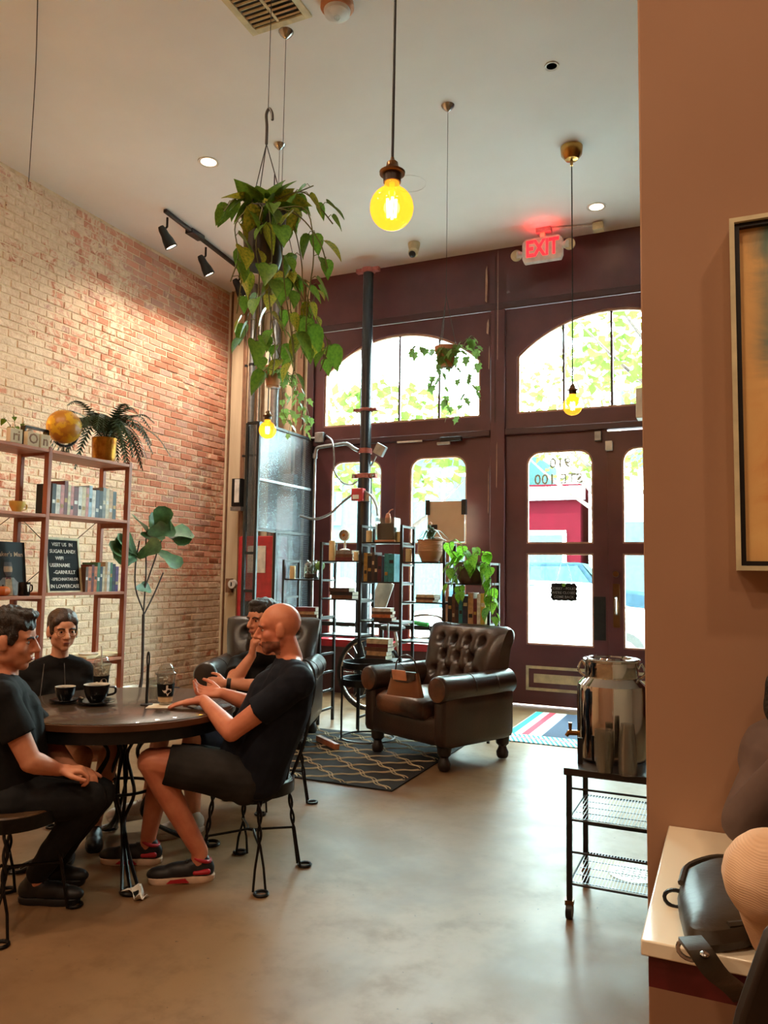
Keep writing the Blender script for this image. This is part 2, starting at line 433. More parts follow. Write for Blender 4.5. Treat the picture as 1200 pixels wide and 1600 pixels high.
# old lime wash: heavier towards the back of the room
lw = k.math('ADD', k.math('MULTIPLY', k.step(y, 7.1, 5.9), .16), k.math('MULTIPLY', k.step(z, 1.9, .9), .2))  # second term: lime wash low down, with daylight painted into it
lw = k.math('ADD', lw, k.math('MULTIPLY', k.math('SUBTRACT', rnd, .5), .05))
mask = k.step(k.math('ADD', k.math('ADD', k.math('MULTIPLY', big, .42), k.math('MULTIPLY', mid, .85)), lw), .68, .80)
c = k.mix(mask, base, k.ramp(fine, [(.3, (234, 208, 180)), (.7, (212, 178, 148))]))
c = k.mix(k.step(k.noise(k.pos, 19, 4, .6), .70, .78), c, (120, 78, 60)); k.col(c); k.bump(k.math('ADD', k.noise(k.pos, 55, 4), k.math('MULTIPLY', mid, 1.5)), .6, .012)
k = NT('mortar', .9, spec=.2)
k.col(k.ramp(k.noise(k.pos, 9, 5), [(.3, (232, 208, 176)), (.6, (214, 184, 150)), (.8, (150, 116, 92))])); k.bump(k.noise(k.pos, 40, 4), .6, .01)

k = NT('concrete', .3, spec=.15); f1 = k.noise(k.pos, .7, 5, .6, .5); f2 = k.noise(k.pos, 5, 6, .65)
c = k.mix(k.step(f1, .35, .7), (136, 106, 76), (104, 78, 54)); c = k.mix(k.step(f2, .45, .75), c, (116, 88, 60))
c = k.mix(k.step(k.noise(k.pos, 38, 3), .70, .76), c, (70, 56, 44)); k.col(c)
k.put(k.b.inputs['Roughness'], k.math('MULTIPLY_ADD', f2, .3, .26)); k.bump(f2, .04, .01)
k.b.inputs['Coat Weight'].default_value = .0

k = NT('painting', .6); x, y, z = k.sep(k.obj)           # local: x to the right, z up, origin at the canvas' lower left
n1 = k.noise(k.comb(x, z, 0.), 5, 5, .6, .8); n2 = k.noise(k.comb(k.math('MULTIPLY', x, 6.), z, 0.), 6, 4)
c = k.ramp(n1, [(.3, (232, 190, 120)), (.6, (226, 172, 104)), (.8, (240, 208, 150))])
teal = k.math('MULTIPLY', k.step(k.math('ADD', z, k.math('MULTIPLY', n1, .35)), .62, .80), k.step(k.math('ADD', x, k.math('MULTIPLY', n1, .14)), .10, .17))
c = k.mix(teal, c, k.ramp(n2, [(.35, (74, 120, 112)), (.55, (104, 132, 118)), (.75, (168, 158, 124))]))
org = k.math('MULTIPLY', k.step(k.math('ADD', z, k.math('MULTIPLY', n1, .2)), .52, .40), k.step(k.math('ADD', x, k.math('MULTIPLY', n1, .2)), .14, .24))
org = k.math('MULTIPLY', org, k.step(k.math('ADD', z, k.math('MULTIPLY', n2, .15)), .12, .26))
c = k.mix(org, c, k.ramp(n2, [(.35, (196, 110, 44)), (.6, (212, 130, 60)), (.8, (150, 74, 34))])); k.col(c); k.bump(n2, .2)

k = NT('mesh_metal', .35, .7); x, y, z = k.sep(k.pos)
w = k.math('SINE', k.math('MULTIPLY', z, 520.)); w2 = k.math('SINE', k.math('MULTIPLY', k.math('ADD', x, y), 420.))
k.col(k.mix(k.step(w, -.4, .6), (56, 62, 68), (120, 126, 130)))
k.put(k.b.inputs['Alpha'], k.math('MULTIPLY_ADD', k.math('MULTIPLY', k.step(w, -.2, .2), k.step(w2, -.2, .2)), -.5, .58)); k.bump(w, .5, .004)

k = NT('mat_stripes', .95); x, y, z = k.sep(k.obj)     # local: x across, y to the door
sx = k.ramp(k.math('DIVIDE', k.math('ADD', x, .12), 1.2), [(0, (236, 232, 224)), (.10, (236, 232, 224)), (.11, (44, 160, 150)), (.16, (44, 160, 150)), (.17, (238, 234, 226)), (.21, (238, 234, 226)), (.22, (214, 56, 76)), (.27, (214, 56, 76)), (.28, (236, 232, 226)), (.36, (236, 232, 226)), (.37, (52, 66, 88)), (1, (52, 66, 88))])
hat = k.mix(k.step(k.math('SINE', k.math('ADD', k.math('MULTIPLY', x, 150.), k.math('MULTIPLY', y, 60.))), -.2, .2), (70, 158, 178), (232, 234, 230))
hat = k.mix(k.math('MULTIPLY', k.step(y, .15, .16), k.step(y, .19, .18)), hat, (206, 84, 96))
k.col(k.mix(k.step(y, .30, .31), hat, sx)); k.bump(k.noise(k.obj, 160, 2), .4)

k = NT('globe_map', .35); x, y, z = k.sep(k.obj); f = k.noise(k.obj, 11, 6, .6)
k.col(k.mix(k.step(f, .47, .52), (226, 176, 44), (196, 132, 40)))

k = NT('cloth_beige', .9, spec=.2); x, y, z = k.sep(k.obj); w = k.math('SINE', k.math('MULTIPLY', k.math('ADD', z, k.math('MULTIPLY', k.noise(k.obj, 6, 2), .05)), 1500.))
k.col(k.mix(k.step(k.noise(k.obj, 9, 3), .35, .65), (222, 186, 154), (204, 164, 132))); k.bump(w, .18, .003)
k = NT('cover_print', .5, spec=.2); k.col((20, 18, 18))
glow('bulb_core', (255, 214, 120), 60)
glow('track_face', (255, 236, 206), 30)
glow('can_face', (255, 240, 220), 3.0)
glow('exit_red', (255, 22, 30), 3.2)
def amber():
    m = bpy.data.materials.new('amber_glass'); m.use_nodes = True; t = m.node_tree
    for n in list(t.nodes):
        if n.type != 'OUTPUT_MATERIAL': t.nodes.remove(n)
    out = t.nodes['Material Output']
    tr = t.nodes.new('ShaderNodeBsdfTransparent'); tr.inputs[0].default_value = (1, .62, .14, 1)
    gl = t.nodes.new('ShaderNodeBsdfGlossy'); gl.inputs['Roughness'].default_value = .03
    em = t.nodes.new('ShaderNodeEmission'); em.inputs[0].default_value = (1, .46, .03, 1); em.inputs[1].default_value = .75
    fr = t.nodes.new('ShaderNodeLayerWeight'); fr.inputs[0].default_value = .3
    a = t.nodes.new('ShaderNodeAddShader'); mx = t.nodes.new('ShaderNodeMixShader'); mx.inputs[0].default_value = .06
    t.links.new(tr.outputs[0], mx.inputs[1]); t.links.new(gl.outputs[0], mx.inputs[2])
    t.links.new(mx.outputs[0], a.inputs[0]); t.links.new(em.outputs[0], a.inputs[1]); t.links.new(a.outputs[0], out.inputs[0])
    MATS['amber_glass'] = m
amber()

# ------------------------------------------------------------------ the room
YS, XB, ZC = 8.43, -6.14, 5.2           # storefront plane, brick wall plane, ceiling height
YB, XR = -4.5, 5.0                      # back wall and far right wall behind the camera
struct(MB().bb((XB-.3, YB-.2, -.2), (XR+.2, YS+.14, 0)).build('floor', 'concrete'))
struct(MB().bb((XB-.3, YB-.2, ZC), (XR+.2, YS+.3, ZC+.25)).build('ceiling', 'ceiling_paint'))
struct(MB().bb((XB-.3, YB-.2, 0), (XR+.2, YB, ZC)).build('wall_back', 'tan_paint'))
struct(MB().bb((XR, YB, 0), (XR+.2, YS, ZC)).build('wall_right', 'tan_paint'))
WX = -.216; WY = 2.245
struct(MB().bb((WX, WY, 0), (XR, WY+.22, ZC)).build('wall_partition', 'tan_paint', bevel=.006))
# brick wall: mortar bed, single bricks in front of it
wall = MB().bb((XB-.25, YB, 0), (XB-.007, YS+.1, ZC)).build('wall_left', 'mortar'); struct(wall)
def brick_mesh(L, seed):
    rr = random.Random(seed); h = BH-.011; d = .024; c = .006; m = MB()
    j = lambda: rr.uniform(-.002, .002)
    o = [(0, -L/2+j(), -h/2+j()), (0, L/2+j(), -h/2+j()), (0, L/2+j(), h/2+j()), (0, -L/2+j(), h/2+j())]
    m.add([(-d, p[1], p[2]) for p in o] + [(-c+j(), p[1], p[2]) for p in o] + [(j(), p[1]*(1-2*c/L), p[2]*(1-2*c/h)) for p in o],
          [(0, 1, 5, 4), (1, 2, 6, 5), (2, 3, 7, 6), (3, 0, 4, 7), (4, 5, 9, 8), (5, 6, 10, 9), (6, 7, 11, 10), (7, 4, 8, 11), (8, 9, 10, 11)])
    return m
bricks = []
y_lo = 4.35
rr = random.Random(3)
for r in range(int(ZC/BH)+1):
    zc = (r+.5)*BH
    if zc+BH/2 > ZC+.02: continue
    for i in range(int(y_lo/BL)-1, int(YS/BL)+2):
        yc = (i+.5-(.5 if r % 2 else 0))*BL
        L = BL-.012; a, b = max(yc-L/2, y_lo), min(yc+L/2, YS-.004)
        if b-a < .03: continue
        bricks.append(((a+b)/2, zc, b-a, rr.uniform(-.004, .006)))
def inview(y, z):
    d = V((XB, y, z))-CAM; dz = d.dot(FW); return 0 < 600+FPX*d.dot(RT)/dz, dz, 800-FPX*d.dot(UP)/dz
cand = sorted((b for b in bricks if inview(b[0]-.1, b[1])[0] and b[1] > 1.25 and b[2] > .19), key=lambda b: inview(b[0], b[1])[1])[:290]
cs = set(id(b) for b in cand)
bvar = [brick_mesh(BL-.012, s).mesh('brick', 'brick') for s in range(8)]
for k_, b in enumerate(cand):
    inst('brick', bvar[k_ % 8], Matrix.Translation((XB+b[3], b[0], b[1])), wall)
rest = MB()
for k_, b in enumerate(bricks):
    if id(b) in cs: continue
    m = brick_mesh(b[2], k_); rest.add([(p[0]+XB+b[3], p[1]+b[0], p[2]+b[1]) for p in m.v], m.f)
ro = rest.build('brickwork', 'brick', wall); ro['kind'] = 'stuff'

# ------------------------------------------------------------------ storefront
SC = .9467
def sx(v): return v*SC
def sz(v): return 1.42+(v-1.5)*SC
def panel(name, rect, holes, y0, y1, mat, parent=None, bevel=0.):
    """flat panel in the plane Y with openings (each a list of x,z points)"""
    bm = bmesh.new(); loops = [[(rect[0], rect[2]), (rect[1], rect[2]), (rect[1], rect[3]), (rect[0], rect[3])]] + holes; ed = []
    for lp in loops:
        vs = [bm.verts.new((p[0], y0, p[1])) for p in lp]
        ed += [bm.edges.new((vs[i], vs[(i+1) % len(vs)])) for i in range(len(vs))]
    bmesh.ops.triangle_fill(bm, use_beauty=True, use_dissolve=False, edges=ed)
    g = bmesh.ops.extrude_face_region(bm, geom=list(bm.faces))
    for e in g['geom']:
        if isinstance(e, bmesh.types.BMVert): e.co.y = y1
    bmesh.ops.recalc_face_normals(bm, faces=bm.faces)
    me = bpy.data.meshes.new(name); bm.to_mesh(me); bm.free(); me.materials.append(MATS[mat])
    o = bpy.data.objects.new(name, me); COL.objects.link(o)
    if parent: o.parent = parent
    return o
def arch(x0, x1, z0, zs, zt, n=28, grow=0.):
    x0 -= grow; x1 += grow; z0 -= grow; zt += grow
    h = zt-zs; w = (x1-x0)/2; R = (w*w+h*h)/(2*h); cx = (x0+x1)/2; cz = zt-R; a0 = math.asin(w/R)
    return [(x0, z0), (x1, z0)] + [(cx+R*math.sin(a0-2*a0*i/n), cz+R*math.cos(a0-2*a0*i/n)) for i in range(n+1)]
def roundtop(x0, x1, z0, z1, r, n=6, grow=0.):
    x0 -= grow; x1 += grow; z0 -= grow; z1 += grow
    return [(x0, z0), (x1, z0)] + [(x1-r+r*math.cos(PI/2*i/n), z1-r+r*math.sin(PI/2*i/n)) for i in range(n+1)] + [(x0+r-r*math.sin(PI/2*i/n), z1-r+r*math.cos(PI/2*i/n)) for i in range(n+1)]
def ring(m, lp, lp2, y0, y1):
    """a moulding between two matching loops"""
    n = len(lp)
    vs = [(p[0], y0, p[1]) for p in lp] + [(p[0], y0, p[1]) for p in lp2] + [(p[0], y1, p[1]) for p in lp] + [(p[0], y1, p[1]) for p in lp2]
    fs = []
    for i in range(n):
        j = (i+1) % n
        fs += [(i, j, n+j, n+i), (2*n+i, 3*n+i, 3*n+j, 2*n+j), (i, 2*n+i, 2*n+j, j), (n+i, n+j, 3*n+j, 3*n+i)]
    return m.add(vs, fs)
zH, zF = sz(3.22), sz(4.74)            # underside of the transoms / of the fascia
XL, XM0, XM1, XE = sx(-5.16), sx(-2.60), sx(-2.42), sx(.05)
# fascia board and the pilasters
struct(MB().bb((XL, YS, zF), (XR, YS+.14, ZC)).build('wall_front', 'burgundy'))
struct(MB().bb((XE, YS, 0), (XR, YS+.14, zF)).build('wall_front_right', 'burgundy'))
struct(MB().bb((XL, YS-.03, zF-.02), (XR, YS-.001, zF+.06)).build('trim_1', 'burgundy_dark', bevel=.006))
struct(MB().bb((XM0, YS-.035, 0), (XM1, YS+.12, zF-.021)).build('trim_2', 'burgundy', bevel=.008))
struct(MB().bb((XL, YS-.03, 0), (XL+.10, YS+.12, zF-.021)).build('trim_3', 'burgundy_dark', bevel=.008))
struct(MB().bb((XL+.101, YS-.045, zH-.05), (XM0-.001, YS+.12, zH+.02)).build('trim_4', 'burgundy_dark', bevel=.008))
struct(MB().bb((XM1+.001, YS-.045, zH-.05), (XE, YS+.12, zH+.02)).build('trim_5', 'burgundy_dark', bevel=.008))
pl = struct(MB().bb((XM0+.05, YS-.04, zH+.1), (XM0+.062, YS-.0352, ZC-.1)).build('trim_6', 'burgundy_dark'))
for px, y0, y1, w in ((760, 415, 470, .03), (762, 498, 520, .03), (764, 540, 575, .012), (778, 390, 560, .008), (776, 690, 760, .01), (763, 730, 800, .006)):
    a, b = PY(px, y0, YS-.04), PY(px, y1, YS-.04)
    o = MB().prism([(-w/2, b.z), (w*.2, b.z-.02), (w/2, (a.z+b.z)/2), (w*.25, a.z), (-w*.3, a.z-.05)], lambda p: (a.x+p[0], YS-.0365, p[1]), lambda p: (a.x+p[0], YS-.034, p[1])).build('paint_chip', 'bare_wood', bpy.data.objects['trim_2'])

def transom(nm, x0, x1):
    o = struct(panel(nm, (x0, x1, zH+.021, zF-.021), [arch(x0+.13, x1-.13, sz(3.42), sz(4.12), sz(4.58))], YS+.0, YS+.09, 'burgundy'))
    gx0, gx1 = x0+.13, x1-.13
    A, B = arch(gx0, gx1, sz(3.42), sz(4.12), sz(4.58)), arch(gx0, gx1, sz(3.42), sz(4.12), sz(4.58), grow=-.025)
    ring(MB(), A, B, YS+.02, YS+.075).build('glazing_bead', 'bare_wood', o)
    w = gx1-gx0; xs = [gx0+w*i/4 for i in range(5)]
    h = sz(4.58)-sz(4.12); R = ((w/2)**2+h*h)/(2*h); cz = sz(4.58)-R; cx = (gx0+gx1)/2
    top = lambda x: cz+math.sqrt(R*R-(x-cx)**2)
    for x in xs[1:4]: MB().bb((x-.012, YS+.03, sz(3.42)), (x+.012, YS+.07, top(x)-.005)).build('muntin', 'burgundy_dark', o)
    for i in range(4):
        a, b = xs[i]+.013, xs[i+1]-.013; pts = [(a, sz(3.42)), (b, sz(3.42))] + [(b+(a-b)*q/8, top(b+(a-b)*q/8)) for q in range(9)]
        MB().prism(pts, lambda p: (p[0], YS+.047, p[1]), lambda p: (p[0], YS+.053, p[1])).build('pane', 'glass', o)
    return o
transom('window_1', XL+.101, XM0-.001); transom('window_2', XM1+.001, XE-.001)

def leaf_panel(nm, x0, x1, gx0, gx1, zt, kick=True):
    up = (gx0, gx1, sz(1.87), sz(2.96)); lo = (gx0, gx1, sz(.70), sz(1.76))
    o = struct(panel(nm, (x0, x1, .015, zt), [roundtop(*up, .15), [(lo[0], lo[2]), (lo[1], lo[2]), (lo[1], lo[3]), (lo[0], lo[3])]], YS+.02, YS+.075, 'burgundy'))
    ring(MB(), roundtop(*up, .15), roundtop(*up, .14, grow=-.018), YS+.03, YS+.07).build('glazing_bead', 'bare_wood', o)
    R4 = lambda g: [(lo[0]-g, lo[2]-g), (lo[1]+g, lo[2]-g), (lo[1]+g, lo[3]+g), (lo[0]-g, lo[3]+g)]
    ring(MB(), R4(0), R4(-.018), YS+.03, YS+.07).build('glazing_bead', 'bare_wood', o)
    for r in (roundtop(*up, .15), R4(0)):
        MB().prism(r, lambda p: (p[0], YS+.047, p[1]), lambda p: (p[0], YS+.053, p[1])).build('pane', 'glass', o)
    if kick:
        k0 = [(gx0+.0, sz(.18)), (gx1, sz(.18)), (gx1, sz(.46)), (gx0, sz(.46))]
        gk = lambda g: [(k0[0][0]+g, k0[0][1]+g), (k0[1][0]-g, k0[1][1]+g), (k0[2][0]-g, k0[2][1]-g), (k0[3][0]+g, k0[3][1]-g)]
        ring(MB(), gk(0), gk(.03), YS+.005, YS+.022).build('kick_moulding', 'cream', o)
        a = gk(.085); MB().bb((a[0][0], YS+.012, a[0][1]), (a[2][0], YS+.021, a[2][1])).build('kick_panel', 'cream', o)
    return o
leaf_panel('window_3', XL+.101, sx(-3.86)-.002, sx(-4.79), sx(-4.05), zH-.051, True)
leaf_panel('window_4', sx(-3.86)+.002, XM0-.001, sx(-3.66), sx(-2.91), zH-.051, True)
d1 = leaf_panel('door_1', XM1+.0006, sx(-1.240), sx(-2.17), sx(-1.40), zH-.0508)
d2 = leaf_panel('door_2', sx(-1.240)+.0008, XE-.001, sx(-1.08), sx(-.33), zH-.068)
# door furniture
p = PY(938, 965, YS)
MB().bb((p.x-.07, YS+.012, p.z-.24), (p.x+.055, YS+.0195, p.z+.22)).build('push_plate', 'black_metal', d1)
p = PY(963, 945, YS); MB().bb((p.x-.035, YS+.010, p.z-.24), (p.x+.035, YS+.0195, p.z+.22)).build('handle_plate', 'bronze', d2, .004)
MB().tube(bez([(p.x, YS+.02, p.z-.1), (p.x, YS-.045, p.z-.08), (p.x, YS-.05, p.z+.06), (p.x, YS+.02, p.z+.09)], 18), .011).build('pull_handle', 'steel', d2)
p = PY(962, 897, YS); MB().cyl((p.x, YS+.02, p.z), (p.x, YS-.004, p.z), .035, .03, 20).build('deadbolt', 'bronze', d2)
for q, (ax, ay) in enumerate(((935, 682), (952, 697))):
    p = PY(ax, ay, YS); MB().bb((p.x-.035, YS-.05, p.z-.05), (p.x+.035, YS+.02, p.z+.05)).build('door_sensor', 'galv' if q == 0 else 'white_plastic', d1 if q == 0 else d2, .004)
# frosted street number on the door glass, read from outside
gx = sx((-2.17-1.40)/2)
for body, px, py, s in (('910', 875, 724, .16), ('STE 100', 872, 749, .16)):
    p = PY(px, py, YS+.04); text('street_number', body, s, 'decal', d1, frame((p.x, YS+.0465, p.z), (-1, 0, 0), (0, 0, 1), (0, 1, 0)), .0005)
# red window ledge and guard bar in the left bay
struct(MB().bb((XL+.15, YS-.22, sz(.60)-.03), (XM0-.05, YS-.001, sz(.66))).build('trim_7', 'red_ledge', bevel=.006))
struct(MB().bb((XL+.15, YS-.20, 0), (XM0-.05, YS-.001, sz(.60)-.031)).build('trim_8', 'burgundy_dark'))
bar = thing('guard_rail', 'black horizontal guard rail across the two left windows', 'rail', (0, YS-.30, 0))
MB().beam((XL+.05, 0, sz(.86)), (XM0+.1, 0, sz(.86)), .04, .05).build('bar', 'black_metal', bar, .004)
for xx in (XL+.12, -3.66, XM0+.02): MB().bb((xx-.02, -.02, 0), (xx+.02, .02, sz(.86)-.026)).build('post', 'black_metal', bar)

# pale plastered pier in the corner, with its boards
pier = struct(MB().bb((XB, YS, 0), (XL-.001, YS+.14, ZC)).build('wall_corner', 'plaster'))
for a, b, m, dp in ((-6.09, -6.07, 'board_brown', .03), (-6.05, -5.87, 'board', .035), (-5.86, -5.83, 'board_brown', .05), (-5.80, -5.72, 'board', .03), (-5.44, -5.37, 'board', .04), (-5.20, -5.08, 'board', .05), (-5.03, -4.94, 'board_brown', .04)):
    MB().bb((a, YS-dp, .0), (b, YS-.001, ZC-.002)).build('board', m, pier, .004)
for lbl, xx, rr_, m, dy in (('narrow rusty pipe standing closest to the brick wall', -5.765, .016, 'board_brown', .06), ('thick grey drain pipe rising in the pale corner', -5.655, .042, 'galv', .08), ('bright steel conduit beside the grey drain pipe', -5.55, .028, 'steel', .07), ('wide dull downpipe nearest the burgundy frame', -5.285, .06, 'galv', .09)):
    t = thing('vertical_pipe', lbl, 'pipe', (xx, YS-dy-.05, 0))
    MB().cyl((0, 0, 0), (0, 0, ZC-.004), rr_, None, 14).build('tube', m, t)
    for zz in (1.2, 2.9, 4.1): MB().cyl((0, 0, zz), (0, 0, zz+.03), rr_+.006, None, 14).build('strap', 'black_metal', t)

# ------------------------------------------------------------------ outside: pavement, street, cars, houses, trees
struct(MB().bb((-40, YS+.14, -.25), (40, 12.2, -.02)).build('ground_pavement', 'pavement'))
struct(MB().bb((-60, 12.2, -.3), (60, 60, -.12)).build('ground_street', 'asphalt'))
def house(label, x0, x1, y, h, mat, rows, cols, trimm='facade_pale'):
    t = thing('building', label, 'building', ((x0+x1)/2, y, -.12)); w = x1-x0
    MB().bb((-w/2, 0, 0), (w/2, 8, h)).build('wall', mat, t)
    MB().bb((-w/2-.15, -.25, h-.5), (w/2+.15, 0, h-.1)).build('cornice', trimm, t)
    cw = w/cols; rh = (h-1)/rows
    for r in range(rows):
        for c in range(cols):
            xc, z0 = -w/2+cw*(c+.5), .7+rh*r
            f = MB().bb((xc-cw*.3, -.1, z0), (xc+cw*.3, 0, z0+rh*.66)).build('window', trimm, t)
            MB().bb((xc-cw*.25, -.13, z0+.1), (xc+cw*.25, -.101, z0+rh*.62)).build('pane', 'far_glass', f)
    return t
house('red building across the street seen through the door', -6.3, -4.15, 24, 4.4, 'facade_red', 1, 1)
house('pale building across the street to the right of the red one', -3.9, 12, 24, 9, 'facade_pale', 2, 4)
house('pale teal building across the street seen through the left windows', -20, -6.5, 24, 6, 'facade_teal', 2, 5)
house('tall pale corner building far left beyond the street', -34, -20.3, 22, 11, 'facade_pale', 3, 4)
def car(label, loc, rz, body, kind):
    t = thing('parked_car', label, 'car', loc, rz)
    if kind == 'sedan':
        prof = [(-2.3, .35), (-2.3, .75), (-2.1, .95), (-1.5, 1.0), (-.9, 1.42), (.4, 1.45), (1.1, 1.02), (2.1, .86), (2.35, .65), (2.35, .35)]
        g = [(-1.28, 1.03), (-.82, 1.37), (.36, 1.40), (.95, 1.03)]
    else:
        prof = [(-2.6, .5), (-2.6, 1.15), (-.6, 1.15), (-.45, 1.85), (.9, 1.87), (1.4, 1.25), (2.5, 1.15), (2.65, .9), (2.65, .5)]
        g = [(-.36, 1.25), (-.28, 1.76), (.84, 1.78), (1.22, 1.25)]
    W_ = .9
    b = MB().prism(prof, lambda p: (p[0], -W_*(1 if p[1] < 1.1 else .82), p[1]), lambda p: (p[0], W_*(1 if p[1] < 1.1 else .82), p[1])).build('body', body, t, .06, 3)
    for s in (-1, 1):
        MB().prism(g, lambda p: (p[0], s*(W_*(.97 if p[1] < 1.1 else .83)+.01), p[1]), lambda p: (p[0], s*(W_*(.97 if p[1] < 1.1 else .83)-.02), p[1])).build('side_window', 'car_glass', t)
    i0 = 5 if kind == 'sedan' else 4; a, c = V((prof[i0][0]+.03, 0, prof[i0][1]-.02)), V((prof[i0+1][0]+.03, 0, prof[i0+1][1]+.03))
    MB().add([(a.x, -.66, a.z), (a.x, .66, a.z), (c.x, .8, c.z), (c.x, -.8, c.z)], [(0, 1, 2, 3)]).build('windscreen', 'car_glass', t)
    for wx in (-1.45, 1.45):
        for s in (-1, 1):
            w = MB().cyl((wx, s*.74, .33), (wx, s*.94, .33), .33, None, 20).build('wheel', 'tyre', t)
            MB().cyl((wx, s*.93, .33), (wx, s*.95, .33), .2, None, 14).build('hub', 'galv', w)
    return t
car('white sedan parked closest to the door glass', (-3.1, 13.6, -.12), PI+.12, 'car_white', 'sedan')
car('blue pickup truck parked across the street', (-4.2, 19.5, -.12), .05, 'car_blue', 'pickup')
car('white sedan parked in front of the left windows', (-8.4, 14.2, -.12), PI, 'car_white', 'sedan')
leafq = MB().add([(0, 0, 0), (.5, .5, .1), (0, 1.2, 0), (-.5, .5, .1)], [(0, 1, 2, 3)])
def street_tree(label, loc, h, r, n, seed):
    q = random.Random(seed); t = thing('street_tree', label, 'tree', loc)
    tr = MB().tube(bez([(0, 0, 0), (.1, 0, h*.3), (-.05, .1, h*.6), (.1, 0, h*.85)], 12), [.14-.009*i for i in range(13)], 8)
    for i in range(9):
        a = q.uniform(0, 6.28); z0 = h*q.uniform(.4, .7)
        tr.tube(bez([(0, 0, z0), (r*.5*math.cos(a), r*.5*math.sin(a), z0+h*.12), (r*.9*math.cos(a), r*.9*math.sin(a), z0+h*.25)], 6), [.05, .045, .04, .03, .02, .015, .01], 5)
    tr.build('trunk', 'bark', t); lv = MB()
    for i in range(n):
        a, e, d = q.uniform(0, 6.28), q.uniform(-1, 1), r*q.uniform(.35, 1)**.5
        c = V((d*math.cos(a)*math.sqrt(1-e*e), d*math.sin(a)*math.sqrt(1-e*e), h*.78+d*e*.7)); s = q.uniform(.1, .2)
        mw = oriented(c, V((q.uniform(-1, 1), q.uniform(-1, 1), q.uniform(-1, .4))), V((q.uniform(-1, 1), q.uniform(-1, 1), 1)), s)
        lv.add([mw @ V(p) for p in leafq.v], leafq.f)
    f = lv.build('foliage', 'tree_leaf', t); f['kind'] = 'stuff'
street_tree('leafy street tree outside the left windows', (-5.1, 11.4, -.02), 4.6, 1.5, 700, 1)
street_tree('leafy street tree outside the door', (-2.5, 16.8, -.12), 6.4, 2.2, 900, 2)
street_tree('leafy street tree seen at the top of the right arch', (-.3, 11.2, -.02), 6.2, 1.9, 900, 5)

# ------------------------------------------------------------------ iron column and the pipework on it
cp = PY(571, 700, 8.12); cx, cy = cp.x, cp.y
col = thing('iron_column', 'black cast iron column standing before the left windows', 'column', (cx, cy, 0))
MB().cyl((0, 0, 0), (0, 0, PY(570, 748, cy).z), .088, .084, 24).build('lower_shaft', 'column_black', col)
MB().cyl((0, 0, PY(570, 748, cy).z), (0, 0, PY(571, 428, cy).z), .066, .062, 24).build('upper_shaft', 'column_black', col)
for yy, rr_, ww in ((641, .085, .035), (744, .09, .055), (424, .085, .05)):
    z = PY(570, yy, cy).z; c = MB(); c.cyl((0, 0, z-ww/2), (0, 0, z+ww/2), rr_, None, 20)
    for s in (-1, 1): c.box((s*(rr_+.025), -.01, z), (.08, .07, ww))
    c.build('clamp', 'clamp_red', col, .006)
    if yy == 744:
        for s in (-1, 1): MB().cyl((s*.12, -.07, z), (s*.12, .05, z), .018, None, 10).build('bolt', 'galv', col)
z = PY(571, 705, cy).z; MB().cyl((0, 0, z-.03), (0, 0, z+.03), .078, None, 20).build('clamp', 'clamp_red', col)
a = PY(497, 705, cy); b = PY(545, 696, cy)
sp = thing('steel_pipe_arm', 'bent steel pipe clamped to the black column with a long drop', 'pipe', (0, 0, 0))
MB().tube(bez([(cx-.06, cy-.07, z), (b.x+.1, cy-.07, z+.03), (b.x, cy-.07, b.z+.01), (b.x-.15, cy-.07, b.z)], 14) + bez([(b.x-.2, cy-.07, b.z), (a.x+.1, cy-.07, b.z-.01), (a.x+.02, cy-.07, b.z-.03), (a.x, cy-.07, a.z-.08)], 14), .022, 10).build('arm', 'galv', sp)
MB().tube([(a.x, cy-.07, a.z-.06), (a.x, cy-.07, .02)], .016, 10).build('drop_pipe', 'galv', sp)
MB().cyl((a.x, cy-.07, a.z-.1), (a.x, cy-.07, a.z-.04), .03, None, 12).build('elbow', 'galv', sp)
ar = thing('alarm_beacon', 'red and white fire alarm box fixed to the black column', 'alarm', PY(560, 773, cy-.13))
MB().box((0, 0, 0), (.15, .09, .15)).build('housing', 'alarm_red', ar, .012)
MB().box((-.01, -.05, -.03), (.08, .012, .05)).build('lens', 'white_plastic', ar, .004)
MB().box((.09, .03, -.03), (.09, .05, .1)).build('bracket', 'galv', ar, .004)
def boxthing(nm, lbl, cat, p, d, m, rot=None, bev=.006):
    o = MB().box((0, 0, 0), d, rot).build(nm, m, None, bev); o.location = p; return tag(o, lbl, cat)
jb = thing('junction_box', 'square grey junction box high on the burgundy frame beside the mesh cage', 'electrical box', PY(500, 684, YS-.04))
MB().box((0, 0, 0), (.12, .07, .13)).build('box', 'galv', jb, .006); MB().cyl((-.06, 0, 0), (-.16, 0, 0), .015, None, 10).build('nipple', 'galv', jb)
jb = thing('junction_box', 'small tilted metal box on a stalk right of the black column', 'electrical box', PY(594, 703, cy))
rt = Matrix.Rotation(.5, 3, 'Y'); MB().box((0, 0, 0), (.13, .06, .13), rt).build('box', 'galv', jb, .006)
MB().tube([(-.05, 0, -.07), (-.12, .02, -.18)], .012, 8).build('stalk', 'galv', jb)
def cable(lbl, pts, r, m='galv', nm='flexible_conduit'):
    o = MB().tube(bez(pts, 40), r, 8).build(nm, m); return tag(o, lbl, 'cable')
yc_ = cy-.12
cable('thin looping grey conduit from the junction box to the black column', [PY(510, 681, YS-.05), PY(519, 690, yc_), PY(522, 715, yc_), PY(522, 735, yc_), PY(534, 753, yc_), PY(548, 757, yc_), PY(558, 752, yc_)], .011)
cable('long silver conduit curving from the mesh cage up to the alarm box', [PY(468, 806, 7.9), PY(492, 811, yc_), PY(515, 803, yc_), PY(535, 785, yc_), PY(553, 771, yc_)], .016)
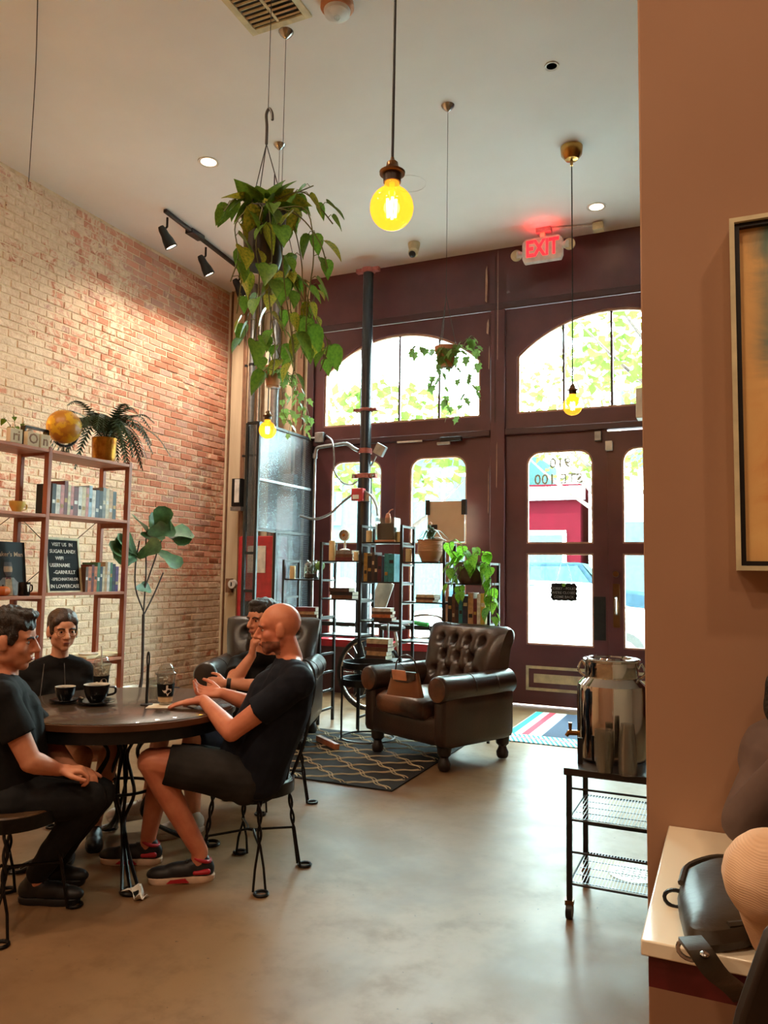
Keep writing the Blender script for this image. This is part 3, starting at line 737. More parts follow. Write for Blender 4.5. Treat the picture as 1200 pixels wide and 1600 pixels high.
cable('short silver conduit dropping from the alarm box to the shelf', [PY(569, 767, yc_), PY(580, 775, yc_), PY(588, 790, yc_), PY(590, 806, yc_)], .013)

# ------------------------------------------------------------------ wire mesh cage in the corner
cg = thing('mesh_cage', 'black framed wire mesh cage standing in the corner by the windows', 'cage', (-4.784, 7.19, 0))
zt = 3.085
for (x0, y0) in ((0, 0), (-.15, 0), (0, 1.20), (0, .40)):
    zz = zt if y0 != .40 else 1.9
    MB().bb((x0-.016, y0-.016, 0), (x0+.016, y0+.016, zz)).build('post', 'black_metal', cg)
for zz in (zt, 2.45, 1.88):
    MB().bb((-.012, 0, zz-.014), (.012, 1.2, zz+.014)).build('rail', 'black_metal' if zz != 2.45 else 'galv', cg)
for zz in (zt, 1.62, 1.2): MB().bb((-.15, -.012, zz-.014), (0, .012, zz+.014)).build('rail', 'black_metal', cg)
for k_, (y0, y1, z0, z1) in enumerate(((.02, 1.19, 2.465, zt-.015), (.02, 1.19, 1.895, 2.435), (.42, 1.19, .1, 1.865))):
    MB().bb((-.004, y0, z0), (.004, y1, z1)).build('mesh_panel', 'mesh_metal', cg)
MB().bb((-.134, -.004, .1), (-.016, .004, zt-.015)).build('mesh_panel', 'mesh_metal', cg)
# things in and beside the cage
boxthing('breaker_panel', 'pale breaker panel behind the wire mesh', 'electrical box', (-5.09, 8.325, 2.15), (.24, .1, .42), 'white_plastic')
boxthing('breaker_panel', 'small pale switch box beside the breaker panel behind the mesh', 'electrical box', (-5.05, 8.325, 2.55), (.16, .1, .2), 'white_plastic')
fc = thing('fire_cabinet', 'red fire hose cabinet behind the cage opening', 'cabinet', (-5.25, 7.97, 1.05))
MB().bb((-.28, 0, 0), (.28, .2, .8)).build('body', 'alarm_red', fc, .01); MB().bb((-.2, .05, -1.05), (.2, .15, -.001)).build('pedestal', 'black_metal', fc); MB().bb((-.16, -.012, .35), (.1, 0, .68)).build('notice', 'paper_white', fc)
MB().bb((.2, -.02, .35), (.23, 0, .45)).build('latch', 'black_metal', fc)
boxthing('wooden_plank', 'tall bare wooden plank leaning behind the cage opening', 'plank', (-4.90, 7.80, .95), (.09, .04, 1.9), 'board_brown')
p = PY(372, 770, YS-.2); t = thing('conduit_box', 'tall narrow black and white switch box on the pale pier', 'electrical box', p)
MB().box((0, 0, 0), (.13, .1, .36)).build('body', 'black_metal', t); MB().box((.02, -.055, .02), (.07, .01, .30)).build('cover', 'white_plastic', t)
MB().box((0, 0, -.21), (.16, .1, .05)).build('base', 'galv', t)
p = PY(362, 915, YS-.12); t = thing('thermostat', 'round white thermostat dial low on the pale pier', 'thermostat', p)
MB().box((-.05, .02, 0), (.08, .06, .18)).build('back_plate', 'board_brown', t); MB().cyl((.03, .0, .02), (.03, -.05, .02), .06, .055, 20).build('dial', 'white_plastic', t); MB().box((.03, -.055, .02), (.012, .01, .05)).build('pointer', 'black_metal', t)
p = PY(378, 870, YS-.26); tag(MB().cyl((0, 0, -p.z), (0, 0, .25), .045, None, 16).build('red_pipe', 'alarm_red', None, loc=p), 'short red pipe standing left of the mesh cage', 'pipe')

# ------------------------------------------------------------------ ceiling fixtures
def can_light(lbl, x, y, lit=True, k_=1.):
    p = PZ(x, y, ZC); t = thing('recessed_light', lbl, 'ceiling light', p, group='recessed ceiling lights')
    MB().lathe([(.07*k_, -.004), (.095*k_, -.008), (.1*k_, -.001)], 28, caps=False).build('trim_ring', 'white_paint', t)
    MB().lathe([(.0, -.003), (.07*k_, -.003)], 28).build('lens', 'can_face' if lit else 'black_metal', t)
    return p
can_light('round white recessed light above the track lights', 326, 253)
can_light('round white recessed light behind the exit sign', 932, 323)
p = can_light('small dark recessed light near the top right of the ceiling', 862, 103, False, .55)
# track lights
ta, tb = PZ(258, 325, ZC), PZ(390, 428, ZC)
tk = thing('track_light', 'black ceiling track with three bullet spotlights', 'track light', (ta+tb)/2)
o_ = (ta+tb)/2; dn = V((0, 0, -.03))
MB().beam(ta-o_+dn, tb-o_+dn, .04, .035).build('rail', 'black_metal', tk, .003)
pc = PZ(305, 362, ZC)-o_; MB().box(pc+V((0, 0, -.035)), (.1, .22, .05)).build('feed_box', 'black_metal', tk, .004)
for (hx, hy) in ((262, 333), (322, 380), (375, 418)):
    q = PZ(hx, hy, ZC)-o_; q.z = -.05
    aim = V((.30, .42, -.85)).normalized()
    MB().tube([q, q+V((0, 0, -.1)), q+V((-.02, -.03, -.15))], .012, 8).build('stem', 'black_metal', tk)
    h0 = q+V((-.02, -.05, -.15)); rot = aim.to_track_quat('Z', 'Y').to_matrix()
    hd = MB().lathe([(0, -.04), (.03, -.035), (.042, 0), (.045, .06), (.06, .12), (.068, .20), (.06, .20), (.05, .14), (0, .13)], 18, h0, rot).build('spot_head', 'black_metal', tk)
    MB().lathe([(0, .185), (.058, .187)], 18, h0, rot).build('lamp_face', 'track_face', hd)
    wp = o_+h0+aim*.24
    lamp('track_spot', 'SPOT', wp, 80, (1, .86, .70), spot_size=2.4, spot_blend=.8, shadow_soft_size=.05, aim=(XB+.3, wp.y-.1, .5))
# air vent, smoke detector, camera, exit sign
vb = [PZ(*q, ZC) for q in ((400, 52), (486, 20), (430, -36), (344, -4))]
c = V((-2.76, 4.05, ZC)); t = thing('air_vent', 'square cream air vent with slats at the top of the ceiling', 'vent', c)
fr = MB()
for s in (-1, 1): fr.box((s*.215, 0, -.008), (.05, .48, .016)); fr.box((0, s*.215, -.008), (.38, .05, .016))
fr.build('frame', 'cream', t, .003); MB().box((0, -.0, -.006), (.02, .38, .01)).build('divider', 'cream', t)
MB().box((0, 0, -.002), (.38, .38, .002)).build('backing', 'black_metal', t)
for i in range(9): MB().box((-.1, -.17+i*.042, -.008), (.17, .012, .014), Matrix.Rotation(.6, 3, 'X')).build('slat', 'cream', t)
for i in range(9): MB().box((.1, -.17+i*.042, -.008), (.17, .012, .014), Matrix.Rotation(-.6, 3, 'X')).build('slat', 'board', t)
p = PZ(527, 6, ZC); t = thing('smoke_detector', 'round white smoke detector beside the air vent', 'smoke detector', p)
MB().lathe([(.11, 0), (.112, -.03), (.095, -.05)], 28).build('base', 'terracotta', t); MB().lathe([(.09, -.05), (.085, -.075), (.045, -.09), (0, -.09)], 28).build('cover', 'white_plastic', t)
MB().ell((0, 0, -.095), .022, None, 12, 8).build('lens', 'clear', t)
p = PZ(647, 380, ZC); t = thing('security_camera', 'white dome security camera on the ceiling near the fascia', 'camera', p)
MB().lathe([(.07, 0), (.07, -.02), (.06, -.07), (.05, -.1)], 24).build('mount', 'cream', t); MB().ell((0, -.02, -.12), .058, None, 18, 12).build('ball', 'cream', t)
MB().ell((.0, -.045, -.145), .042, None, 16, 10).build('lens', 'black_metal', t)
p = PZ(640, 287, ZC); tag(MB().tube([(.16*math.cos(w), .16*math.sin(w), -.001) for w in [2*PI*i/40 for i in range(40)]], .003, 5, closed=True).build('ceiling_ring', 'ceiling_paint', None, loc=p), 'faint round access cover ring on the ceiling beside the big bulb', 'ceiling cover')
p = PZ(850, 357, ZC); t = thing('exit_sign', 'white exit sign with red letters and two emergency lamp heads', 'exit sign', (p.x, p.y, ZC))
c = PY(848, 391, p.y)-V((p.x, p.y, ZC)); c.y = 0
MB().box((0, 0, -.025), (.16, .08, .05)).build('canopy', 'galv', t); MB().box((c.x, 0, (c.z+.14-.05)/2), (.05, .05, abs(c.z+.14-.05))).build('stem', 'cream', t)
MB().prism([(-.2, -.13), (.2, -.13), (.22, -.08), (.22, .1), (.18, .14), (-.18, .14), (-.22, .1), (-.22, -.08)], lambda q: (c.x+q[0], -.035, c.z+q[1]), lambda q: (c.x+q[0], .035, c.z+q[1])).build('housing', 'white_plastic', t, .008)
text('lettering', 'EXIT', .25, 'exit_red', t, frame((c.x, -.037, c.z+.01), (1, 0, 0), (0, 0, 1), (0, -1, 0)), .002, sx=.70, bold=.028)
for s in (-1, 1):
    MB().cyl((c.x+s*.24, 0, c.z+.02*s), (c.x+s*.28, -.03, c.z+.02*s), .04, None, 12).build('lamp_arm', 'white_plastic', t)
    MB().lathe([(.03, .05), (.06, .02), (.062, -.01), (0, -.012)], 20, (c.x+s*.29, -.01, c.z+.02*s), Matrix.Rotation(-PI/2, 3, 'X')).build('lamp_head', 'cream', t)
lamp('exit_glow', 'AREA', (p.x, p.y-.05, ZC-.10), 1.2, (1, .05, .05), size=.2, aim=(p.x, p.y-.06, ZC))
q = PZ(935, 348, ZC); t = thing('ceiling_conduit', 'white surface conduit running from the exit sign to a small box', 'conduit', (0, 0, ZC-.02))
MB().beam((p.x+.09, p.y, 0), (q.x-.05, q.y, 0), .025, .02).build('raceway', 'white_plastic', t); MB().box((q.x, q.y, -.03), (.11, .11, .08)).build('box', 'cream', t, .005)

# ------------------------------------------------------------------ pendants
def pendant(lbl, pos, rb, energy, canopy=True, strong=1.):
    t = thing('pendant_bulb', lbl, 'pendant lamp', pos, group='amber filament pendants')
    k_ = rb/.08
    g = MB(); prof = [(0, -rb)]
    for i in range(1, 15):
        a = -PI/2+PI*i/17; prof.append((rb*math.cos(a), rb*math.sin(a)))
    prof += [(rb*.36, rb*.98), (rb*.33, rb*1.2), (rb*.33, rb*1.3)]
    g.lathe(prof, 32).build('globe', 'amber_glass', t)
    f = MB()
    for i in range(4):
        a = PI/2*i+.3; f.tube([(rb*.16*math.cos(a), rb*.16*math.sin(a), -rb*.45), (rb*.20*math.cos(a+.3), rb*.2*math.sin(a+.3), rb*.42)], rb*.075, 6)
    f.build('filament', 'bulb_core', t)
    MB().cyl((0, 0, rb*.4), (0, 0, rb*1.25), rb*.09, rb*.14, 10).build('glass_stem', 'amber_glass', t)
    MB().lathe([(rb*.40, rb*1.2), (rb*.42, rb*1.62)], 20).build('socket', 'socket', t)
    MB().lathe([(rb*.58, rb*1.60), (rb*.60, rb*1.70), (rb*.4, rb*1.8), (rb*.28, rb*2.0), (rb*.26, rb*2.15), (rb*.1, rb*2.3), (rb*.08, rb*2.4)], 24).build('cap', 'bronze', t)
    zt_ = ZC-pos[2]
    MB().tube([(0, 0, rb*2.35), (.003, 0, zt_*.5), (0, 0, zt_-.02)], .0055, 8).build('cord', 'cord_black', t)
    if canopy: MB().lathe([(.012, zt_-.17), (.014, zt_-.125), (.055, zt_-.115), (.09, zt_-.07), (.098, zt_-.002)], 24).build('canopy', 'brass', t)
    lamp('bulb_light', 'POINT', (0, 0, 0), energy, (1, .62, .26), shadow_soft_size=rb*.4, parent=t)
    return t
pendant('largest glowing amber bulb hanging in the foreground', PD(612, 325, 2.85), .081, 7)
b2 = PZ(893, 230, ZC); pendant('glowing amber bulb hanging in front of the right arched window', V((b2.x, b2.y, 2.88)), .083, 6)
pendant('glowing amber bulb hanging by the mesh cage below the plants', PD(418, 672, 7.1), .080, 6, False)
pendant('amber bulb hanging off to the left of the bookshelf', V((-5.45, 3.75, 2.75)), .08, 34)
# warm downlights of the counter area behind the photographer
for (x, y, e) in ((-4.4, .6, 70), (-1.4, -.6, 50), (1.6, .6, 42), (-2.9, 1.9, 42), (1.2, -2.6, 50), (-3.6, -2.6, 60)):
    t = thing('recessed_light', 'warm recessed downlight behind the viewpoint', 'ceiling light', (x, y, ZC), group='recessed ceiling lights behind')
    MB().lathe([(.07, -.004), (.095, -.008), (.1, -.001)], 24, caps=False).build('trim_ring', 'white_paint', t); MB().lathe([(0, -.003), (.07, -.003)], 24).build('lens', 'can_face', t)
    lamp('downlight', 'AREA', (x, y, ZC-.02), e, (1, .74, .50), shape='DISK', size=.25, aim=(x, y, 0))
# thin cable on the brick wall
a, b = PZ(60, -60, ZC), V((XB+.03, PX(42, 272, XB).y, ZC-.06))
tag(MB().tube(bez([PZ(60, -60, ZC-.004), PZ(56, 100, ZC-.05), PZ(49, 220, ZC-.06), b], 16), .004, 6).build('hanging_cable', 'wire'), 'thin grey cable running down to a hook at the top of the brick wall', 'cable')

# ------------------------------------------------------------------ painting on the partition
p0 = PY(1143, 362, WY); p1 = PY(1147, 888, WY); t = thing('framed_painting', 'tall abstract painting in teal and orange with a slim pale frame', 'painting', (p0.x, WY-.05, p1.z))
w, h = .72, p0.z-p1.z
MB().box((w/2, .02, h/2), (w-.02, .03, h-.02)).build('canvas', 'painting', t)
bpy.data.objects[t.name].children[0].location = (0, 0, 0)
f = MB()
for s in (0, 1): f.box((s*w, .012, h/2), (.012, .07, h+.012)); f.box((w/2, .012, s*h), (w-.012, .07, .012))
f.build('frame', 'cream', t)
f = MB()
for s in (-1, 1): f.box((w/2+s*(w/2-.012), .014, h/2), (.012, .05, h-.014)); f.box((w/2, .014, h/2+s*(h/2-.012)), (w-.036, .05, .012))
f.build('shadow_gap', 'black_metal', t)
# retail strip glimpsed past the edge of the partition
t = thing('display_panel', 'narrow orange display panel with dark trinkets behind the partition edge', 'display', (.02, 5.2, 0))
MB().bb((0, 0, 0), (.05, .35, 2.75)).build('panel', 'orange_panel', t)
for zz, s in ((2.2, .05), (2.0, .06), (1.7, .04), (1.55, .05), (1.3, .05)): MB().ell((-.02, -.01, zz), (.025, .03, s), None, 8, 6).build('trinket', 'black_metal', t)
boxthing('wall_speaker', 'small white speaker high beside the partition edge', 'speaker', PY(1001, 632, 5.3), (.05, .12, .2), 'white_plastic')

# ------------------------------------------------------------------ rugs on the floor
k = NT('rug_lines', .95); 
rx0, rx1, ry0, ry1 = -3.75, -2.03, 4.71, 6.25
rug = thing('area_rug', 'black rug with pale trellis pattern between the leather armchairs', 'rug', ((rx0+rx1)/2, (ry0+ry1)/2, 0))
MB().box((0, 0, .005), (rx1-rx0, ry1-ry0, .01)).build('pile', 'rug_mat', rug, .002)
k.col((206, 186, 150)); k.bump(k.noise(k.obj, 200, 2), .5)
lines = MB(); cw, ch = .34, .30
def ogee(x0, y0, s):
    pts = []
    for i in range(13):
        u = i/12; pts.append((x0 + s*cw/2*(.5-.5*math.cos(PI*u)) + s*.018*math.sin(2*PI*u*1.0), y0 + ch/2*u + .02*math.sin(2*PI*u), .0118))
    return pts
for i in range(-1, 7):
    for j in range(0, 12):
        for s in (-1, 1):
            x0, y0 = -.86+i*cw + (cw/2 if j % 2 else 0), -.77+j*ch/2
            P = [p for p in ogee(x0, y0, s) if abs(p[0]) < .84 and abs(p[1]) < .75]
            for dxy in (-.011, .011):
                if len(P) > 2: lines.tube([(p[0]+dxy, p[1]-dxy*s*.4, p[2]) for p in P], .0035, 4)
lines.build('trellis_lines', 'rug_lines', rug)
dm = thing('door_mat', 'striped door mat with navy centre lying before the door', 'mat', (-1.86, 6.58, 0))
MB().bb((0, 0, 0), (1.15, 1.5, .008)).build('weave', 'mat_stripes', dm)

# ------------------------------------------------------------------ parlour chairs: bent wire with round seats
def parlour_chair(lbl, loc, ang, seat='black_metal'):
    """faces local +x; ang turns it"""
    t = thing('parlour_chair', lbl, 'chair', loc, ang, 'wire parlour chairs around the table')
    MB().lathe([(0, .405), (.175, .405), (.192, .412), (.192, .432), (.18, .445), (0, .447)], 32).build('seat', seat, t)
    MB().lathe([(.19, .385), (.199, .387), (.199, .44), (.19, .44)], 32, caps=False).build('seat_rim', 'black_iron', t)
    for sx_, sy_ in ((1, 1), (1, -1), (-1, 1), (-1, -1)):
        a = V((.125*sx_, .125*sy_, .40)); b = V((.145*sx_, .148*sy_, .19)); f = V((.165*sx_, .172*sy_, .008)); m = MB()
        for ph in (0, PI):
            pts = []
            for i in range(15):
                u = i/14; c = a.lerp(b, u); th = ph+u*9; pts.append(c+V((math.cos(th), math.sin(th), 0))*(.007+.014*max(0, .35-u)))
            side = V((sx_, -sy_, 0)).normalized()*(.028 if ph == 0 else -.028)
            pts += [b.lerp(f, .5)+side*.7, f+side]
            m.tube(pts, .0062, 6)
        lp = [f+V((.03*math.cos(w), .03*math.sin(w), 0))+V((.022*sx_, .018*sy_, 0)) for w in [2*PI*i/12 for i in range(12)]]
        m.tube(lp, .007, 6, closed=True)
        m.build('leg', 'black_iron', t)
    st = MB()
    for s in (-1, 1):
        st.tube(bez([(.145*s, .148, .19), (.03*s, .02, .20), (.03*s, -.02, .20), (.145*s, -.148, .19)], 18), .006, 6)
    st.tube([(-.03, 0, .2), (.03, 0, .2)], .007, 6); st.build('stretcher', 'black_iron', t)
    bk = MB()
    bk.tube(bez([(-.13, .135, .42), (-.185, .165, .60), (-.225, .14, .76), (-.24, .06, .835), (-.242, 0, .85), (-.24, -.06, .835), (-.225, -.14, .76), (-.185, -.165, .60), (-.13, -.135, .42)], 40), .0085, 8)
    bk.build('back_hoop', 'black_iron', t)
    bi = MB()
    for s in (-1, 1):
        bi.tube(bez([(-.165, .03*s, .42), (-.19, .05*s, .58), (-.215, .105*s, .70), (-.23, .075*s, .785), (-.232, .02*s, .77), (-.222, .01*s, .69), (-.20, .02*s, .56)], 30), .0065, 6)
    bi.build('back_scroll', 'black_iron', t)
    return t
CH1 = (-2.09, 3.17, 0); CH2 = (-2.72, 2.34, 0); CH3 = (-3.47, 3.48, 0); CH4 = (-2.62, 4.17, 0)
parlour_chair('black wire parlour chair carrying the bald man', CH1, PI)
parlour_chair('wire parlour chair with a brown wooden seat at the left edge', CH2, .05, 'seat_wood')
parlour_chair('wire parlour chair under the person in glasses', CH3, -.55)
parlour_chair('wire parlour chair partly hidden behind the bald man', CH4, -2.0)

# ------------------------------------------------------------------ round table
TB = V((-2.77, 3.04, 0)); tbl = thing('round_table', 'round dark wood table on a curved black wire base', 'table', TB)
MB().lathe([(0, .722), (.532, .722), (.54, .727), (.54, .748), (.533, .752), (0, .752)], 64).build('table_top', 'table_wood', tbl)
MB().lathe([(.53, .714), (.545, .716), (.546, .744), (.541, .746)], 64, caps=False).build('edge_band', 'table_edge', tbl)
MB().lathe([(.515, .66), (.53, .66), (.53, .721), (.515, .721)], 64, caps=False).build('apron', 'black_metal', tbl)
a0 = math.atan2(2.726-TB.y, -2.405-TB.x)
for i in range(4):
    a = a0+PI/2*i; rd = V((math.cos(a), math.sin(a), 0)); tn = V((-math.sin(a), math.cos(a), 0)); m = MB()
    for s in (-1, 0, 1):
        prof = [(.12, .72, .03), (.15, .64, .05), (.07, .52, .012), (.11, .42, .03), (.15, .34, .04), (.10, .22, .008), (.16, .15, .008), (.30, .07, .02), (.44, .012, .035)]
        m.tube(bez([rd*r+tn*(s*w)+V((0, 0, z)) for r, z, w in prof], 40), .0085, 7)
    m.tube([rd*(.455+.04*math.cos(w))+tn*(.04*math.sin(w))+V((0, 0, .012)) for w in [2*PI*j/16 for j in range(16)]], .009, 6, closed=True)
    m.build('leg', 'black_iron', tbl)
MB().tube([(.16*math.cos(w), .16*math.sin(w), .345) for w in [2*PI*j/32 for j in range(32)]], .008, 7, closed=True).build('ring', 'black_iron', tbl)
MB().lathe([(0, .70), (.2, .70), (.2, .721), (0, .721)], 24).build('mounting_plate', 'black_iron', tbl)
ZT = .7525
# things on the table
def on_table(x, y): return PZ(x, y, ZT)
def saucer_cup(lbl, px, py, r, fill, ha):
    p = on_table(px, py); t = thing('coffee_cup', lbl, 'cup', p, 0, 'black coffee cups on the round table')
    MB().lathe([(0, .004), (r*.8, .004), (r*1.45, .014), (r*1.5, .018), (r*1.45, .018), (r*.8, .009), (0, .009)], 32).build('saucer', 'ceramic_black', t)
    h = r*1.25
    MB().lathe([(0, .012), (r*.55, .012), (r*.6, .018), (r*.9, .018+h*.4), (r, .018+h), (r*.94, .018+h), (r*.84, .018+h*.4), (r*.5, .024), (0, .024)], 32).build('bowl', 'ceramic_black', t)
    MB().lathe([(r*.88, .018+h*.8), (r*.945, .0195+h), (r*1.0, .0195+h)], 32, caps=False).build('rim', 'ceramic_white', t)
    MB().lathe([(0, .018+h*.86), (r*.9, .018+h*.86)], 32).build('drink', fill, t)
    c = math.cos(ha), math.sin(ha)
    MB().tube(bez([(c[0]*r*.95, c[1]*r*.95, .018+h*.85), (c[0]*r*1.4, c[1]*r*1.4, .018+h*.8), (c[0]*r*1.4, c[1]*r*1.4, .018+h*.45), (c[0]*r*.8, c[1]*r*.8, .018+h*.3)], 16), .006, 8).build('handle', 'ceramic_black', t)
    if r > .05: MB().tube([(-r*1.35, -.02, .022), (-r*.9, -.03, .024)], [.012, .004], 8).build('spoon', 'steel', t)
saucer_cup('smaller black coffee cup with white rim at the left', 101, 1098, .049, 'milk_coffee', 2.2)
saucer_cup('larger black coffee cup holding a latte', 150, 1100, .062, 'coffee', .6)
def tumbler(lbl, px, py, kind):
    p = on_table(px, py); t = thing('iced_drink', lbl, 'cup', p)
    r0, r1, h = .031, .047, .15
    MB().lathe([(0, .001), (r0, .001), (r1, h), (r1+.003, h), (r1+.003, h+.004), (r1-.002, h+.003), (r0-.002, .004), (0, .004)], 28).build('cup', 'cup_clear', t)
    f = .42 if kind == 'texas' else .6
    MB().lathe([(0, .006), (r0-.003, .006), (r0+(r1-r0)*f-.003, h*f), (0, h*f)], 24).build('drink', 'milk_coffee' if kind == 'texas' else 'coffee', t)
    g = MB(); q = random.Random(5)
    for i in range(12): g.box((q.uniform(-.02, .02), q.uniform(-.02, .02), h*(.5+.4*q.random())), (.016, .016, .016), Matrix.Rotation(q.uniform(0, 3), 3, 'Z') @ Matrix.Rotation(q.uniform(0, 1), 3, 'X'))
    ic = g.build('ice_cubes', 'ice', t)
    MB().lathe([(r1+.004, h-.002), (r1+.005, h+.006), (r1-.006, h+.012), (r1*.75, h+.035), (r1*.4, h+.05), (.008, h+.052)], 24).build('lid', 'clear', t)
    z0, z1 = (.045, .105) if kind == 'texas' else (.03, .095); ra = lambda z: r0+(r1-r0)*z/h+.0015
    MB().lathe([(ra(z0), z0), (ra(z1), z1)], 28, caps=False).build('sleeve', 'sleeve_black', t)
    vd = (CAM-p); va = math.atan2(vd.y, vd.x)
    if kind == 'texas':
        tx = [(-.1, .5), (.1, .5), (.1, .22), (.26, .16), (.5, .14), (.52, -.1), (.5, -.14), (.25, -.28), (.14, -.5), (.05, -.5), (-.02, -.34), (-.14, -.2), (-.26, -.24), (-.34, -.14), (-.5, .04), (-.1, .04)]
        def wrap(q, off):
            a = va+.15+q[0]*.045/ra(.07); z = .074+q[1]*.052; return ((ra(z)+off)*math.cos(a), (ra(z)+off)*math.sin(a), z)
        MB().prism(tx, lambda q: wrap(q, .0006), lambda q: wrap(q, -.0005)).build('state_outline', 'paper_white', t)
        MB().lathe([(ra(.018), .018), (ra(.04), .04)], 24, caps=False).build('cream_band', 'milk_coffee', t)
    else:
        def wrap(q, off):
            a = va+.35+q[0]/ra(.065); z = .063+q[1]; return ((ra(z)+off)*math.cos(a), (ra(z)+off)*math.sin(a), z)
        MB().prism([(.019*math.cos(w), .019*math.sin(w)) for w in [2*PI*i/20 for i in range(20)]], lambda q: wrap(q, .0006), lambda q: wrap(q, -.0005)).build('round_logo', 'paper', t)
        MB().prism([(.004*math.cos(w), .004*math.sin(w)) for w in [2*PI*i/10 for i in range(10)]], lambda q: wrap(q, .0012), lambda q: wrap(q, 0)).build('logo_dot', 'sleeve_black', t)
        for zz in (.012, .004): MB().prism([(-.042, zz-.014), (-.030, zz-.014), (-.030, zz-.010), (-.042, zz-.010)], lambda q: wrap(q, .0006), lambda q: wrap(q, -.0005)).build('logo_text', 'paper', t)
        MB().tube([(.0, .005, .03), (-.006, .0, h+.10)], .0045, 8).build('straw', 'paper_white', t)
tumbler('iced drink with round logo on a black sleeve and a straw', 157, 1083, 'logo')
tumbler('iced coffee with a white state outline on its black sleeve', 258, 1101, 'texas')
p = on_table(253, 1103); tag(MB().box((0, 0, .0006), (.13, .13, .001), Matrix.Rotation(.5, 3, 'Z')).build('paper_napkin', 'paper', None, loc=p), 'cream napkin under the iced coffee with the state outline', 'napkin')
p = on_table(241, 1094); t = thing('water_glass', 'empty clear glass behind the card holder', 'glass', p)
MB().lathe([(0, .003), (.026, .003), (.033, .11), (.0315, .11), (.0245, .008), (0, .008)], 24).build('tumbler', 'clear', t)
p = on_table(229, 1101); t = thing('card_holder', 'slim black upright table card holder with pierced tip', 'table sign', p)
MB().lathe([(0, 0), (.03, 0), (.03, .004), (.006, .008), (0, .008)], 20).build('base', 'black_metal', t)
MB().box((0, 0, .1), (.012, .008, .19)).build('stem', 'black_metal', t)
MB().tube([(.007*math.cos(w), 0, .222+.036*math.sin(w)) for w in [2*PI*i/16 for i in range(16)]], .004, 6, closed=True).build('tip_loop', 'black_metal', t)
p = PZ(213, 1401, 0); m = MB(); q = random.Random(2)
m.grid(lambda u, v: ((u-.5)*.11, (v-.5)*.07+.02*math.sin(u*5), .012+.022*math.sin(u*7+v*3)*math.sin(v*5+u)+.012*math.cos(v*9)), 8, 6)
o = m.build('crumpled_napkin', 'paper_white', None, loc=p); o.modifiers.new('thick', 'SOLIDIFY').thickness = .002; tag(o, 'crumpled white napkin lying on the floor by the table foot', 'napkin')

# ------------------------------------------------------------------ tall wooden bookshelf
SX = -4.437; fy = PZ(186, 1170, 0).y; my = PX(80, 700, SX).y; SD = .32
ztop = PX(208, 725, SX).z; uw = fy-my; ly = my-uw
def lvl(x, y): return PX(x, y, SX).z
LV = [ztop-.02, lvl(205, 816), lvl(198, 926), lvl(190, 1028), .16]
LVL = [ztop-.02, lvl(40, 803), lvl(40, 934), lvl(30, 1040), .16]
bs = thing('bookshelf', 'tall reddish wooden shelving unit of two bays before the brick wall', 'bookshelf', (SX, fy, 0))
for yy in (fy, my, ly):
    for xx in (0, -SD):
        MB().bb((xx-.044 if xx == 0 else xx, yy-fy-.016, 0), (xx if xx == 0 else xx+.044, yy-fy+.016, ztop+.01)).build('post', 'shelf_wood', bs, .003)
    for zz in (ztop-.03, LV[1]-.03, LV[2]-.03, LV[3]-.03, .1): MB().bb((-SD+.045, yy-fy-.012, zz-.02), (-.045, yy-fy+.012, zz+.02)).build('rung', 'shelf_wood', bs)
for (y0, y1, L) in ((my, fy, LV), (ly, my, LVL)):
    for zz in L: MB().bb((-SD+.0, y0-fy+.017, zz-.011), (-.0, y1-fy-.017, zz+.011)).build('shelf', 'shelf_board', bs, .002)
xb = MB()
for (y0, y1) in ((my+.02, fy-.02), (ly+.02, my-.02)):
    xb.tube([(-SD-.002, y0-fy, LV[2]), (-SD-.002, y1-fy, LV[1])], .004, 5); xb.tube([(-SD-.002, y1-fy, LV[2]), (-SD-.002, y0-fy, LV[1])], .004, 5)
xb.build('cross_brace', 'steel', bs)
SHELF_TOP = lambda z: z+.0112

# ------------------------------------------------------------------ black pyramid shelf (etagere) in front of the windows
EY = 6.42; ED = .29
EX = [-3.94, -3.53, -3.115, -2.705, -2.295, -1.885]
ETOP = [1.535, 1.705, 1.865, 1.858, 1.70, 1.525]
et = thing('stepped_shelf', 'black metal stepped open shelf full of books and candles by the windows', 'shelf', (EX[0], EY, 0))
def eyz(x, y): return PY(x, y, EY).z
ES = [[eyz(475, 905), eyz(475, 966)], [eyz(535, 876), eyz(535, 936), eyz(535, 992)], [eyz(597, 847), eyz(597, 909), eyz(597, 971), eyz(597, 1033)], [eyz(660, 878), eyz(660, 941), eyz(660, 1003)], [eyz(728, 912), eyz(728, 975)]]
for i, x in enumerate(EX):
    xl = x-EX[0]
    for yy in (0, ED): MB().bb((xl-.012, yy-.012, 0), (xl+.012, yy+.012, ETOP[i])).build('post', 'black_metal', et)
    zz = ETOP[i]-.012; n = 0
    while zz > .1:
        MB().bb((xl-.008, .013, zz-.01), (xl+.008, ED-.013, zz+.01)).build('rung', 'black_metal', et); zz -= .175
for b in range(5):
    for zz in ES[b]: MB().bb((EX[b]-EX[0]+.013, -.005, zz-.012), (EX[b+1]-EX[0]-.013, ED+.005, zz)).build('shelf', 'black_metal', et)

